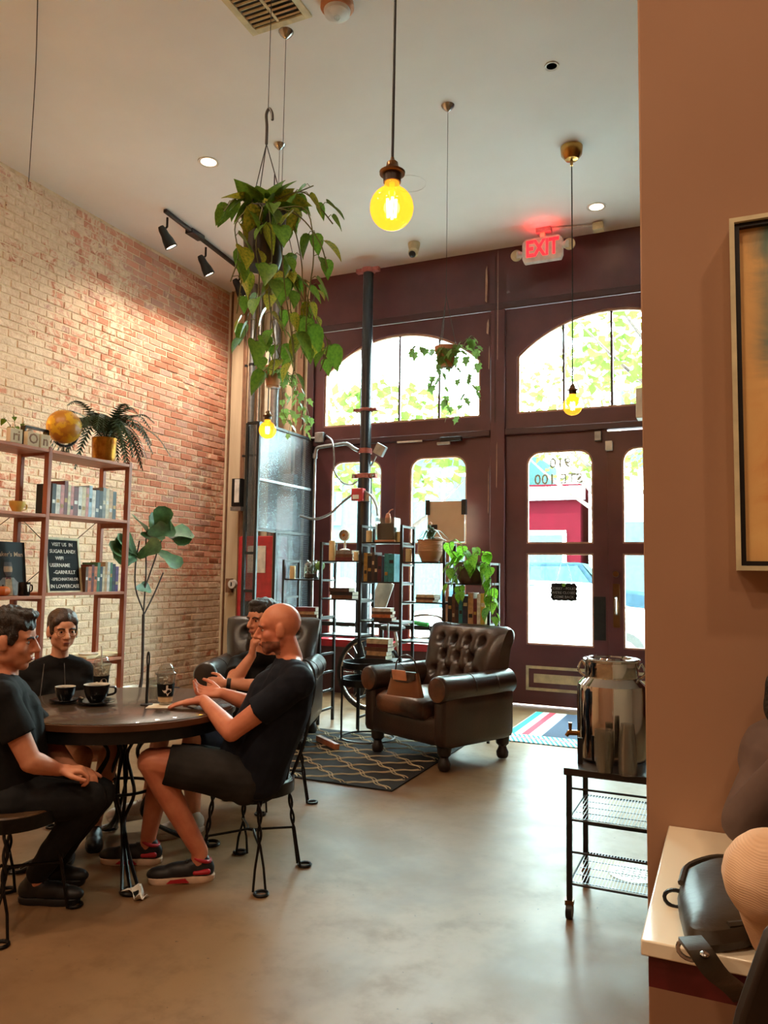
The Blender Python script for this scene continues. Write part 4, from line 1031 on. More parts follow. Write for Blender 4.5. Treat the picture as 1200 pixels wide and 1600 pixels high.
# ------------------------------------------------------------------ leather armchairs
def armchair(lbl, loc, ang, lea, worn):
    """faces local -y"""
    t = thing('leather_armchair', lbl, 'armchair', loc, ang, 'tufted leather armchairs'); W2, D2 = .44, .44
    MB().rbox((0, .0, .27), (.82, .80, .22), .05, 8).build('base', lea, t)
    MB().rbox((0, -.10, .415), (.56, .72, .17), .07, 10, puff=.035).build('seat_cushion', worn, t)
    for s in (-1, 1):
        MB().rbox((s*.39, -.02, .36), (.15, .76, .40), .05, 8).build('arm_side', lea, t)
        a = MB(); R_ = .1; n = 20; L0, L1 = -.42, .36; prof = []
        ya = [L0, L0+.012, L0+.03, -.2, 0, .2, L1]; ra = [R_*.86, R_*.97, R_, R_, R_*1.0, R_*1.0, R_*.96]
        a.tube([(s*.385, q, .575+(.05*max(0, (q-.1)))) for q in ya], ra, n)
        ao = a.build('arm_roll', lea, t)
        MB().lathe([(0, -.012), (R_*.5, -.010), (R_*.86, 0)], 20, (s*.385, L0, .575), Matrix.Rotation(PI/2, 3, 'X').inverted()).build('arm_scroll', worn, ao)
        for q in (-.1, .15): MB().tube([(s*.385+(R_+.001)*math.cos(w), q, .575+(R_+.001)*math.sin(w)) for w in [PI*j/14-.2 for j in range(16)]], .003, 5).build('seam', 'dark_foot', ao)
    btn = []
    for r, (zz, xs) in enumerate(((.88, (-.225, -.075, .075, .225)), (.75, (-.15, 0, .15)), (.62, (-.225, -.075, .075, .225)))):
        btn += [(x, zz) for x in xs]
    prof = [V((p[0], p[1], 0)) for p in [(q[0], q[1]) for q in bez([V((a_, b_, 0)) for a_, b_ in ((.10, .40), (.13, .50), (.17, .64), (.22, .80), (.28, .92), (.355, .995), (.43, .995), (.475, .945), (.465, .885), (.43, .82), (.415, .60), (.41, .26))], 88)]]
    NP = len(prof); cen = V((.30, .70, 0))
    def bkf(u, w):
        p = prof[min(NP-1, int(round(w*(NP-1))))]; e = abs(2*u-1); edge = max(0, (e-.80)/.20)
        sh = 1-.42*edge**2.2; q = cen+(p-cen)*V((sh, 1, 1)) if False else V((cen.x+(p.x-cen.x)*sh, cen.y+(p.y-cen.y)*(1-.06*edge**2), 0))
        x = (u-.5)*(.72+.12*(q.y-.4)/.6); y, z = q.x, q.y; front = w < .62
        if w < .58:
            d = -.045*(1-e**4)*min(1, w/.1)
            if z < .97:
                for (bx, bz) in btn:
                    r_ = ((x-bx)**2+(z-bz)**2)**.5
                    if r_ < .2: d += .045*math.exp(-(r_/.032)**2)+.02*math.exp(-(r_/.07)**2)
                for (a, b, L) in seams:
                    tt = max(0, min(1, ((x-a[0])*(b[0]-a[0])+(z-a[1])*(b[1]-a[1]))/L/L)); r_ = ((x-a[0]-tt*(b[0]-a[0]))**2+(z-a[1]-tt*(b[1]-a[1]))**2)**.5
                    if r_ < .05: d += .012*math.exp(-(r_/.011)**2)
            y += d
        return V((x, y, z))
    seams = []
    for i in range(len(btn)):
        for j in range(i):
            a, b = btn[i], btn[j]; L = ((a[0]-b[0])**2+(a[1]-b[1])**2)**.5
            if .12 < L < .2 and abs(a[1]-b[1]) > .05: seams.append((a, b, L))
    for (bx, bz) in btn[:4]: seams.append(((bx, bz), (bx*1.1, .99), .1))
    bm_ = MB(); bm_.grid(bkf, 80, NP-1); nv = NP
    bm_.f.append(tuple(range(nv))); bm_.f.append(tuple(80*nv+i for i in range(nv))[::-1]); bk = bm_.build('tufted_back', lea, t)
    for (bx, bz) in btn:
        w_ = min(range(int(NP*.55)), key=lambda i: abs(prof[i].y-bz))/(NP-1); u_ = .5+bx/(.72+.12*(bz-.4)/.6); q = bkf(u_, w_)
        MB().ell(q+V((0, -.006, 0)), (.012, .008, .012), None, 10, 6).build('button', 'dark_foot', bk)
    for sx_ in (-1, 1):
        for sy_ in (-1, 1):
            MB().lathe([(.035, 0), (.045, .015), (.048, .045), (.034, .075), (.030, .09), (.05, .11), (.055, .165)], 18, (sx_*.37, sy_*.32, 0)).build('foot', 'dark_foot', t)
    return t
f1 = PZ(705, 1207, 0); AC1 = V((-2.10, 5.80, .0115))
armchair('brown tufted leather armchair facing left, a bag on its seat', AC1, math.radians(-25), 'leather', 'leather_worn')
armchair('grey-brown tufted leather armchair behind the bald man', (-3.62, 5.62, .0115), math.radians(20), 'leather_grey', 'leather_grey')

# brown handbag on the seat
hb = thing('handbag', 'brown leather handbag with a pale tag on the armchair seat', 'handbag', PZ(633, 1087, .538), math.radians(-12))
def bagf(u, v):
    a = 2*PI*u; wx = .155*(1-.28*v); wy = .05*(1-.55*v)
    return V((wx*math.copysign(abs(math.cos(a))**.5, math.cos(a)), wy*math.copysign(abs(math.sin(a))**.7, math.sin(a)), .17*v))
MB().grid(bagf, 40, 8).build('body', 'bag_brown', hb); MB().box((0, 0, .168), (.2, .035, .01)).build('top_bar', 'leather', hb, .004)
MB().prism([(-.1, .175), (.1, .175), (.11, .13), (.05, .1), (-.05, .1), (-.11, .13)], lambda q: (q[0], -.035-.09*(.175-q[1]), q[1]), lambda q: (q[0], -.03-.09*(.175-q[1]), q[1])).build('flap', 'leather', hb)
MB().box((-.02, -.05, .15), (.12, .006, .075), Matrix.Rotation(.25, 3, 'X')).build('tag', 'bag_tag', hb)
MB().tube(bez([(-.09, 0, .165), (-.07, 0, .25), (0, .01, .29), (.08, 0, .25), (.1, 0, .165)], 24), .006, 8).build('strap', 'leather', hb)

# round two-tray side table
sd = thing('side_table', 'black round two tray side table between the armchairs', 'side table', (-2.83, 6.02, .0115))
for zz, r_ in ((.60, .215), (.46, .228)):
    MB().lathe([(0, zz), (r_, zz), (r_+.004, zz+.055), (r_-.003, zz+.055), (r_-.008, zz+.008), (0, zz+.008)], 40).build('tray', 'black_metal', sd)
for i in range(4):
    a = PI/4+PI/2*i; MB().tube([(.232*math.cos(a), .232*math.sin(a), .012), (.232*math.cos(a), .232*math.sin(a), .62)], .009, 8).build('leg', 'black_metal', sd)
MB().tube([(.232*math.cos(w), .232*math.sin(w), .019) for w in [2*PI*i/40 for i in range(40)]], .008, 6, closed=True).build('floor_ring', 'black_metal', sd)
tag(MB().box((0, 0, .004), (.20, .13, .007), Matrix.Rotation(.3, 3, 'Z')).build('magazine', 'paper', None, loc=(-2.85, 5.97, .621)), 'folded pale magazine lying on the round side table', 'magazine')
a, b = PZ(497, 1153, .036), PZ(527, 1167, .036)
tag(MB().beam((0, 0, 0), b-a, .04, .045).build('wood_block', 'shelf_board', None, .003, loc=a), 'short pale wooden block lying on the black rug', 'wood block')

# ------------------------------------------------------------------ drinks cart
cw_, cd_ = .325, .40; cz = .615
ct = thing('drinks_cart', 'black metal rolling cart with wire shelves and dark wooden top', 'cart', (-.632, 3.354, 0))
for xx in (0, cw_):
    for yy in (0, cd_):
        MB().bb((xx-.011, yy-.011, .075), (xx+.011, yy+.011, cz-.03)).build('leg', 'black_metal', ct, .002)
        c = MB().cyl((xx-.012, yy, .032), (xx+.012, yy, .032), .032, None, 18).build('caster', 'black_metal', ct)
        MB().box((xx, yy, .066), (.034, .03, .02)).build('caster_fork', 'bronze', c)
MB().bb((-.02, -.02, cz-.03), (cw_+.02, cd_+.02, cz)).build('top', 'dark_foot', ct, .003)
for zz in (.53, .40, .27, .14):
    for yy in (0, cd_): MB().cyl((.011, yy, zz), (cw_-.011, yy, zz), .005, None, 6).build('rail', 'black_metal', ct)
for zz in (.40, .14):
    for xx in (0, cw_): MB().cyl((xx, .011, zz), (xx, cd_-.011, zz), .005, None, 6).build('rail', 'black_metal', ct)
    g = MB()
    for i in range(24): g.cyl((.008+i*(cw_-.016)/23, .004, zz+.006), (.008+i*(cw_-.016)/23, cd_-.004, zz+.006), .0016, None, 4)
    for i in range(5): g.cyl((.005, .02+i*(cd_-.04)/4, zz+.003), (cw_-.005, .02+i*(cd_-.04)/4, zz+.003), .0022, None, 4)
    g.build('wire_shelf', 'galv', ct)
ds = thing('drink_dispenser', 'polished steel drink dispenser shaped like a milk churn', 'dispenser', (-.49, 3.605, cz))
MB().lathe([(0, .005), (.145, .005), (.15, .012), (.15, .30), (.146, .325), (.113, .358), (.112, .365)], 48).build('body', 'chrome', ds)
MB().lathe([(.114, .36), (.116, .365), (.116, .425), (.122, .428), (.124, .436), (.118, .441), (.095, .441), (.09, .434), (.05, .434), (.046, .440), (0, .441)], 48).build('lid', 'chrome', ds)
for s in (-1, 1): MB().tube(bez([(s*.112, 0, .35), (s*.145, 0, .38), (s*.13, 0, .42), (s*.116, 0, .40)], 14), .006, 8).build('side_handle', 'chrome', ds)
MB().tube([(-.148, -.02, .10), (-.185, -.03, .10), (-.195, -.03, .085)], [.012, .012, .009], 10).build('tap', 'brass', ds); MB().cyl((-.178, -.028, .105), (-.178, -.028, .145), .006, .009, 8).build('tap_lever', 'brass', ds)
MB().bb((-.12, -.175, 0), (-.10, -.16, .11)).build('card_stand', 'black_metal', ds); 
def cups(lbl, px, py, n, r, h, pitch, flip=False):
    p = PZ(px, py, cz); me = None
    pr = [(r*.72, 0), (r, h), (r+.002, h), (r*.72+.001, .002)]
    if flip: pr = [(a, h-b) for a, b in pr]
    for i in range(n):
        if me is None: me = MB().lathe(pr, 18).mesh('plastic_cup', 'cup_clear')
        o = bpy.data.objects.new('plastic_cup', me); COL.objects.link(o); o.location = (p.x, p.y, cz+.001+i*pitch); tag(o, lbl, 'cup', lbl.replace('clear plastic cup in', 'cups in'))
cups('clear plastic cup in the short stack before the dispenser', 945, 1207, 14, .040, .075, .0075)
cups('clear plastic cup in the tall upturned stack beside the partition edge', 981, 1211, 12, .036, .10, .0095, True)
# floor drain
p = PZ(991, 1366, 0); t = thing('floor_drain', 'round metal floor drain beneath the drinks cart', 'drain', p)
MB().lathe([(0, .001), (.115, .001), (.12, .003), (.12, .0045), (.1, .004), (0, .004)], 32).build('plate', 'drain_metal', t)
for i in range(-3, 4):
    for j in range(-3, 4):
        if i*i+j*j < 10: MB().box((i*.027, j*.027, .0048), (.017, .006, .001), Matrix.Rotation(.8 if (i+j) % 2 else -.8, 3, 'Z')).build('slot', 'black_metal', t)

# ------------------------------------------------------------------ stone counter on the right with a bag
cn = thing('stone_counter', 'pale stone counter with dark red fascia along the tan partition', 'counter', (-.16, 1.53, 0))
MB().bb((0, 0, .732), (1.9, WY-1.53-.002, .76)).build('slab', 'quartz', cn, .003); MB().bb((.012, .012, .675), (1.88, WY-1.53-.01, .731)).build('fascia', 'red_fascia', cn)
for xx in (1.2,): MB().bb((xx-.05, .3, 0), (xx+.05, .45, .674)).build('support', 'black_metal', cn)
bg = thing('shoulder_bag', 'black leather shoulder bag with buckles lying on the stone counter', 'bag', PZ(1115, 1400, .76))
A = [PZ(x, y, .761)-bg.location for x, y in ((1060, 1412), (1075, 1380), (1135, 1366), (1200, 1400), (1190, 1470), (1140, 1488), (1082, 1482), (1064, 1440))]
cc = sum(A, V())/len(A); m = MB(); n = len(A)
prof = [(1.0, .0), (1.03, .015), (.97, .035), (.80, .048), (.45, .054), (.0, .056)]
ol = bez(A+[A[0]], 40)[:-1]; n = len(ol)
for (s, h) in prof: m.v += [tuple(cc+(q-cc)*s+V((0, 0, h+.012*math.sin(7*q.x)*s))) for q in ol]
for i in range(len(prof)-1):
    for j in range(n): m.f.append((i*n+j, i*n+(j+1) % n, (i+1)*n+(j+1) % n, (i+1)*n+j))
bo = m.build('body', 'bag_black', bg)
m = MB(); m.tube([cc+(q-cc)*.93+V((0, 0, .042)) for q in ol[:n*2//3]], .006, 6); m.build('piping', 'bag_black', bo)
def ringpx(nm, px, py, z, r, mat, par, tilt=1.2):
    c = PZ(px, py, z)-bg.location; R_ = Matrix.Rotation(tilt, 3, 'X'); MB().tube([c+R_ @ V((r*math.cos(w), r*.7*math.sin(w), 0)) for w in [2*PI*i/16 for i in range(16)]], .004, 6, closed=True).build(nm, mat, par)
ringpx('buckle', 1056, 1404, .775, .022, 'black_metal', bg); ringpx('ring', 1080, 1484, .775, .022, 'steel', bg)
P = [PZ(x, y, z)-bg.location for x, y, z in ((1078, 1468, .80), (1095, 1490, .80), (1120, 1525, .765), (1150, 1550, .72), (1185, 1590, .60))]
st = MB(); P = bez(P, 16); side = V((.018, .012, 0))
st.add([p+side for p in P]+[p-side for p in P]+[p+side+V((0, 0, .006)) for p in P]+[p-side+V((0, 0, .006)) for p in P], sum([[(i, i+1, len(P)+i+1, len(P)+i), (2*len(P)+i, 3*len(P)+i, 3*len(P)+i+1, 2*len(P)+i+1), (i, 2*len(P)+i, 2*len(P)+i+1, i+1), (len(P)+i, len(P)+i+1, 3*len(P)+i+1, 3*len(P)+i)] for i in range(len(P)-1)], []))
st.build('strap', 'bag_black', bg); c = P[5]; MB().ell(c+V((0, 0, .008)), (.009, .009, .004), None, 10, 6).build('stud', 'steel', bg)

# ------------------------------------------------------------------ bicycle behind the shelf
WR = .375; wb = thing('bicycle', 'white bicycle with green handlebar grips parked below the windows', 'bicycle', (PY(577, 1050, 7.35).x, 7.35, 0), -.08)
def wheel(x):
    w = MB().tube([(x+WR*math.cos(a), 0, WR+WR*math.sin(a)) for a in [2*PI*i/48 for i in range(48)]], .02, 8, closed=True).build('tyre', 'tyre', wb)
    MB().tube([(x+(WR-.03)*math.cos(a), 0, WR+(WR-.03)*math.sin(a)) for a in [2*PI*i/48 for i in range(48)]], .009, 6, closed=True).build('rim', 'steel', w)
    s = MB()
    for i in range(20):
        a = 2*PI*i/20; s.tube([(x+.02*math.cos(a+.5), .02*(-1)**i, WR+.02*math.sin(a+.5)), (x+(WR-.03)*math.cos(a), 0, WR+(WR-.03)*math.sin(a))], .0022, 4)
    s.build('spokes', 'steel', w); MB().cyl((x, -.04, WR), (x, .04, WR), .02, None, 12).build('hub', 'galv', w)
wheel(0); wheel(1.0)
f = MB()
for a, b in (((0, 0, WR), (.42, 0, .30)), ((0, 0, WR), (.33, 0, .72)), ((.42, 0, .30), (.30, 0, .82)), ((.42, 0, .30), (.86, 0, .74)), ((.33, 0, .72), (.84, 0, .80)), ((.83, 0, .86), (1.0, 0, WR))): f.tube([a, b], .017, 8)
f.build('frame', 'bike_white', wb); MB().rbox((.27, 0, .86), (.25, .13, .06), .03, 5).build('saddle', 'black_metal', wb)
MB().tube(bez([(.83, 0, .85), (.82, 0, .98), (.75, -.2, 1.02), (.62, -.26, 1.0)], 16), .012, 8).build('handlebar', 'steel', wb)
MB().tube([(.82, -.3, .93), (.62, -.3, .95)], .022, 10).build('grip', 'grip_green', wb); MB().tube(bez([(.82, -.3, .93), (.84, -.3, .82), (.74, -.3, .76), (.65, -.3, .82), (.62, -.3, .95)], 20), .008, 6).build('brake_loop', 'black_metal', wb)
# board standing in the window
p = PY(697, 815, YS-.25); t = thing('tan_board', 'tan board with black corner clips leaning in the second window', 'board', (p.x, YS-.25, p.z))
MB().box((0, 0, 0), (.44, .03, .46)).build('panel', 'board_tan', t, .004)
for s in (-1, 1): MB().box((s*.215, -.005, .16), (.05, .05, .17)).build('clip', 'black_metal', t)
MB().box((-.15, -.02, -.06), (.1, .015, .05)).build('handle', 'black_metal', t); MB().box((0, .03, -.78), (.06, .03, 1.2)).build('stand', 'board_brown', t)
# small roller blind motor and closer above the windows
p = PY(705, 686, YS-.08); t = thing('door_closer', 'black closer arm above the second window', 'door closer', p)
MB().box((0, 0, 0), (.26, .06, .05)).build('body', 'black_metal', t, .006); MB().box((-.08, -.03, -.05), (.16, .03, .03)).build('arm', 'galv', t)
p = PY(640, 690, YS-.05); tag(MB().box((0, 0, 0), (.32, .02, .02)).build('blind_rod', 'white_plastic', None, loc=p), 'thin white rod below the left transom', 'rod')
p = PY(597, 930, EY+.5); t = thing('white_panel', 'white tilted plastic panel behind the stepped shelf', 'panel', p)
MB().rbox((0, 0, 0), (.17, .03, .30), .014, 5, Matrix.Rotation(.35, 3, 'Y')).build('shell', 'white_plastic', t); MB().tube([(.06, .02, -.12), (.06, .05, -(p.z-.01))], .012, 8).build('leg', 'galv', t)

# ------------------------------------------------------------------ books and ornaments
BC = {'black': (26, 24, 26), 'dark red': (110, 34, 36), 'pink': (206, 132, 128), 'white': (226, 220, 210), 'cream': (216, 196, 160), 'pale blue': (168, 196, 214), 'grey': (130, 126, 122), 'orange': (206, 110, 60), 'green': (60, 110, 76), 'teal': (46, 140, 150), 'navy': (38, 48, 74), 'purple': (96, 66, 130), 'brown': (104, 66, 42), 'gold': (182, 138, 60), 'tan': (196, 152, 108), 'yellow': (214, 184, 84), 'red': (176, 46, 44), 'dark brown': (66, 42, 32), 'maroon': (88, 30, 40)}
for n_, c_ in BC.items(): M('book_'+n_.replace(' ', '_'), c_, .5, col2=tuple(v*.8 for v in c_), scale=25)
def book_parts(t, w, d, h, m):
    """spine towards -y, w thick, standing"""
    c = .0025
    b = MB(); b.box((-w/2+c/2, 0, h/2), (c, d, h)); b.box((w/2-c/2, 0, h/2), (c, d, h)); b.box((0, -d/2+c/2, h/2), (w-2*c, c, h)); b.build('cover', m, t)
    MB().box((0, .002, h/2), (w-2*c-.001, d-.008, h-.008)).build('pages', 'paper', t)
    q = random.random()
    if w > .014 and h > .15:
        MB().box((0, -d/2-.0002, h*(.25+.5*q)), (w*.7, .0006, h*.12)).build('spine_label', random.choice(['book_gold', 'book_white', 'book_cream', 'book_black']), t)
def row_of_books(where, cols, start, axis, back, widths, hs, d, rz, group, lean=0.):
    """books standing side by side; start/axis: world point and direction of the spines' row"""
    s = 0; q = random.Random(len(where))
    for i, c_ in enumerate(cols):
        w, h = widths*q.uniform(.75, 1.3), hs*q.uniform(.86, 1.08)
        p = V(start)+V(axis)*(s+w/2)+V(back)*(d/2)
        t = thing('book', f'{c_} book, {ORD[i]} from left {where}', 'book', p, rz, group); book_parts(t, w-.001, d, h, 'book_'+c_.replace(' ', '_')); s += w+.0006
    return s
def stack_of_books(where, cols, p, ln, d, th, rz, group):
    z = p[2]; q = random.Random(len(where)+7)
    for i, c_ in enumerate(cols):
        h = th*q.uniform(.8, 1.25); L, D = ln*q.uniform(.85, 1.05), d*q.uniform(.88, 1.0)
        nm = ['bottom', 'second', 'third', 'fourth', 'fifth', 'sixth'][i]
        t = thing('book', f'{c_} book lying flat, {nm} in the pile {where}', 'book', (p[0]+q.uniform(-.015, .015), p[1]+q.uniform(-.01, .01), z), rz+q.uniform(-.12, .12), group)
        c = .0025; b = MB(); b.box((0, 0, c/2), (L, D, c)); b.box((0, 0, h-c/2), (L, D, c)); b.box((0, -D/2+c/2, h/2), (L, c, h-2*c)); b.build('cover', 'book_'+c_.replace(' ', '_'), t)
        MB().box((0, .003, h/2), (L-.01, D-.008, h-2*c-.001)).build('pages', 'paper', t); z += h+.0004
    return z
# tall bookshelf, rows seen on the second and third shelves (spines face +x)
ax_, bk_ = V((0, 1, 0)), V((-1, 0, 0)); BRZ = PI/2
def on_shelf(px, py, L, x=SX-.03): return V((x, PX(px, py, x).y, SHELF_TOP(L)))
cols2 = ['black', 'white', 'pink', 'dark red', 'cream', 'pink', 'dark red', 'white', 'cream', 'pink', 'pale blue', 'white', 'navy', 'black', 'grey', 'cream', 'tan', 'black']
row_of_books('on the second bookshelf level', cols2, on_shelf(80, 805, LV[1]), ax_, bk_, .0335, .235, .16, BRZ, 'books on the second shelf')
cols3 = ['brown', 'orange', 'dark red', 'orange', 'green', 'navy', 'cream', 'tan', 'white', 'green', 'navy', 'purple']
row_of_books('on the third bookshelf level', cols3, on_shelf(133, 920, LV[2]), ax_, bk_, .031, .215, .16, BRZ, 'books on the third shelf')
# letter board leaning on the middle post
p = on_shelf(75, 925, LV[2], SX-.06); lb = thing('letter_board', 'black felt letter board with white letters in a pale wood frame', 'sign', p, BRZ); lb.rotation_euler = (-.16, 0, BRZ)
lw_, lh_ = .31, .40
MB().box((lw_/2, 0, lh_/2), (lw_-.02, .012, lh_-.02)).build('felt', 'sleeve_black', lb)
f = MB()
for s in (0, 1): f.box((s*lw_, 0, lh_/2), (.018, .02, lh_+.018)); f.box((lw_/2, 0, s*lh_), (lw_-.018, .02, .018))
f.build('frame', 'cream', lb)
for i, (s, x) in enumerate((('VISIT US  IN', .155), ('SUGAR LAND!', .155), ('WIFI', .12), ('USERNAME', .12), ('-GARNULLT', .16), ('-SPECHNATAILOR', .16), ('IN LOWERCASE', .155))):
    text('lettering', s, .038 if len(s) < 13 else .031, 'paper_white', lb, frame((x, -.0075, lh_-.045-i*.052), (1, 0, 0), (0, 0, 1), (0, -1, 0)), .001)
p = on_shelf(122, 922, LV[2], SX-.12); t = thing('wooden_box', 'brown wooden box frame behind the letter board', 'box', p, BRZ)
MB().box((-.03, .10, .13), (.16, .06, .26)).build('frame', 'shelf_board', t, .003); MB().box((-.03, .068, .13), (.10, .006, .17)).build('inset', 'black_metal', t)
# left bay third shelf: record cover, tuxedo mug, pumpkin
p = on_shelf(-2, 935, LVL[2], SX-.16); t = thing('record_cover', 'black record cover with a man in a tuxedo and pale lettering', 'record cover', p, BRZ); t.rotation_euler = (-.14, 0, BRZ); cvw = .36
MB().box((cvw/2-.13, 0, .19), (cvw, .006, .38)).build('sleeve', 'cover_print', t); cx_ = cvw/2-.10
text('lettering', "The Maker's Man", .046, 'book_tan', t, frame((cvw/2-.13, -.0045, .29), (1, 0, 0), (0, 0, 1), (0, -1, 0)), .0006)
P2 = lambda nm, pts, m, y=-.0042: MB().prism(pts, lambda q: (cx_+q[0], y, q[1]), lambda q: (cx_+q[0], -.003, q[1])).build(nm, m, t)
P2('printed_suit', [(-.09, .0), (.09, .0), (.08, .09), (.045, .125), (-.045, .125), (-.08, .09)], 'book_grey')
P2('printed_shirt', [(-.03, .0), (.03, .0), (.025, .125), (-.025, .125)], 'book_cream', -.0046)
P2('printed_face', [(.036*math.cos(w), .185+.05*math.sin(w)) for w in [2*PI*i/20 for i in range(20)]], 'book_tan', -.0046)
P2('printed_beard', [(-.035, .165), (.035, .165), (.02, .135), (-.02, .135)], 'book_dark_brown', -.005)
P2('printed_hair', [(-.037, .205), (.037, .205), (.03, .235), (-.03, .235)], 'book_dark_brown', -.005)
P2('printed_bow_tie', [(-.02, .112), (0, .118), (.02, .112), (.02, .13), (0, .124), (-.02, .13)], 'book_dark_red', -.0052)
p = on_shelf(37, 934, LVL[2], SX-.05); t = thing('mug', 'small black mug printed with a tuxedo in front of the record cover', 'mug', p, BRZ)
MB().lathe([(0, 0), (.036, 0), (.04, .01), (.04, .095), (.037, .095), (.036, .012), (0, .01)], 24).build('body', 'ceramic_black', t); MB().tube(bez([(.038, 0, .08), (.065, 0, .07), (.065, 0, .035), (.038, 0, .025)], 14), .005, 8).build('handle', 'ceramic_black', t)
MB().prism([(-.012, .08), (.012, .08), (.004, .03), (-.004, .03)], lambda q: (q[0], -.0408, q[1]), lambda q: (q[0], -.037, q[1])).build('printed_shirt', 'paper_white', t)
p = on_shelf(3, 936, LVL[2], SX-.07); t = thing('pumpkin', 'little orange pumpkin on the shelf beside the record cover', 'pumpkin', p)
m = MB(); m.grid(lambda u, v: V((math.cos(2*PI*u), math.sin(2*PI*u), 0))*(.055*math.sin(PI*v)**.7*(1-.09*abs(math.cos(4*2*PI*u))))+V((0, 0, .035-.033*math.cos(PI*v))), 48, 10); m.build('flesh', 'orange', t); MB().tube([(0, 0, .06), (.004, 0, .078)], [.008, .005], 8).build('stalk', 'bark', t)
# yellow cup on left bay second shelf
p = on_shelf(26, 803, LVL[1], SX-.06); t = thing('yellow_cup', 'small yellow teacup on the bookshelf', 'cup', p, BRZ)
MB().lathe([(0, 0), (.028, 0), (.03, .006), (.05, .045), (.055, .075), (.052, .075), (.045, .045), (0, .012)], 24).build('bowl', 'yellow_cup', t); MB().tube(bez([(.05, 0, .06), (.08, 0, .055), (.075, 0, .025), (.042, 0, .02)], 14), .005, 8).build('handle', 'yellow_cup', t)
# top: letter blocks, photo frame, globe
for i, (px, ch) in enumerate(((22, 'ri'), (49, 'O'), (68, 'n'))):
    p = on_shelf(px, 692, LVL[0], SX-.025); t = thing('letter_block', f'carved wooden letter block with {["two narrow letters", "a round letter", "an arched letter"][i]} on top of the bookshelf', 'letter block', p, BRZ)
    MB().box((0, 0, .05), (.10 if i != 2 else .085, .04, .10)).build('block', 'board', t, .004); text('letter', ch, .10, 'board_brown', t, frame((0, -.0205, .05), (1, 0, 0), (0, 0, 1), (0, -1, 0)), .0008)
p = on_shelf(52, 690, LVL[0], SX-.16); t = thing('photo_frame', 'black box frame with pale trinkets on top of the bookshelf', 'frame', p, BRZ)
for a, b in (((-.09, 0), (-.09, .15)), ((-.09, .15), (.11, .15)), ((.11, .15), (.11, 0)), ((-.09, 0), (.11, 0))): MB().beam((a[0], 0, a[1]+.01), (b[0], 0, b[1]+.01), .05, .012).build('side', 'black_metal', t)
MB().ell((-.03, 0, .10), (.035, .025, .05), None, 12, 8).build('trinket', 'ceramic_white', t); MB().tube([(.05, 0, .03), (.03, 0, .1)], .012, 8).build('trinket', 'paper', t)
p = on_shelf(98, 712, LV[0], SX-.13); t = thing('desk_globe', 'amber desk globe on a dark meridian ring', 'globe', p, BRZ); R_ = .128; c = V((0, 0, .215))
tl = Matrix.Rotation(.5, 3, 'Y')
MB().ell(c, R_, None, 32, 20).build('sphere', 'globe_map', t)
MB().tube([c+tl @ V(((R_+.018)*math.sin(a), 0, (R_+.018)*math.cos(a))) for a in [PI*i/24+.0 for i in range(25)]], .011, 8).build('meridian', 'black_metal', t)
MB().tube([c+V((0, -.0, -R_-.015)), V((0, 0, .03))], .01, 8).build('stem', 'steel', t); MB().lathe([(0, 0), (.07, 0), (.07, .008), (.02, .03), (0, .03)], 24).build('base', 'steel', t)
# cutting boards lying on the fourth shelf
p = on_shelf(150, 1024, LV[3], SX-.15); t = thing('serving_board', 'pale wooden serving board lying on a low shelf of the bookshelf', 'board', p, BRZ)
MB().box((0, .0, .012), (.42, .22, .022)).build('board', 'tan_wood' if 'tan_wood' in MATS else 'cream', t, .006); MB().lathe([(0, .023), (.07, .023), (.075, .035), (.065, .035), (0, .027)], 24, (-.08, 0, 0)).build('dish', 'ceramic_white', t)

# ------------------------------------------------------------------ stepped shelf contents
def es(px, b, l, dy=.06): x = PY(px, 900, EY+dy).x; return V((x, EY+dy, ES[b][l]+.0005))
def candle(lbl, px, b, l, r, h, dy=.07):
    p = es(px, b, l, dy); t = thing('pillar_candle', lbl, 'candle', p, 0, 'cream pillar candles')
    MB().lathe([(0, 0), (r, 0), (r, h-.004), (r-.004, h), (r*.6, h-.006), (0, h-.008)], 20).build('wax', 'candle', t); MB().tube([(0, 0, h-.01), (.002, 0, h+.008)], .0015, 5).build('wick', 'cord_black', t)
candle('cream candle on the lowest left step beside a glass jar', 457, 0, 0, .028, .125)
candle('tall cream candle left of the small fan', 518, 1, 0, .03, .19, .08)
candle('cream candle at the top left beside the terrarium', 576, 2, 0, .03, .11)
candle('cream candle half hidden right of the terrarium', 623, 2, 0, .026, .10, .12)
candle('cream candle left of the ridged tan pot', 638, 3, 0, .028, .12)
candle('cream candle half hidden behind the ridged tan pot', 691, 3, 0, .026, .11, .2)
candle('short cream candle on the books beside the fan', 556, 1, 0, .022, .085, .05)
GB = 'books on the stepped shelf'
stack_of_books('on the stepped shelf left end', ['brown', 'tan', 'dark red'], es(482, 0, 1, .12), .22, .16, .036, 0, GB)
zf = stack_of_books('under the small fan', ['dark red', 'brown', 'grey'], es(541, 1, 0, .14), .20, .15, .028, 0, GB)
stack_of_books('on the step below the fan', ['brown', 'black', 'dark brown'], es(538, 1, 1, .13), .24, .17, .038, 0, GB)
stack_of_books('below the upright middle books', ['dark brown', 'orange', 'brown', 'white'], es(601, 2, 2, .12), .20, .16, .027, .1, GB)
stack_of_books('in the middle nearest the floor', ['dark brown', 'tan', 'brown', 'dark red', 'cream'], es(596, 2, 3, .12), .22, .16, .036, 0, GB)
stack_of_books('below the ridged tan pot', ['tan', 'brown', 'cream'], es(668, 3, 1, .12), .19, .15, .024, 0, GB)
row_of_books('in the stepped shelf middle', ['gold', 'black', 'dark brown', 'black', 'maroon'], es(568, 2, 1, .03), V((1, 0, 0)), V((0, 1, 0)), .034, .26, .17, 0, GB)
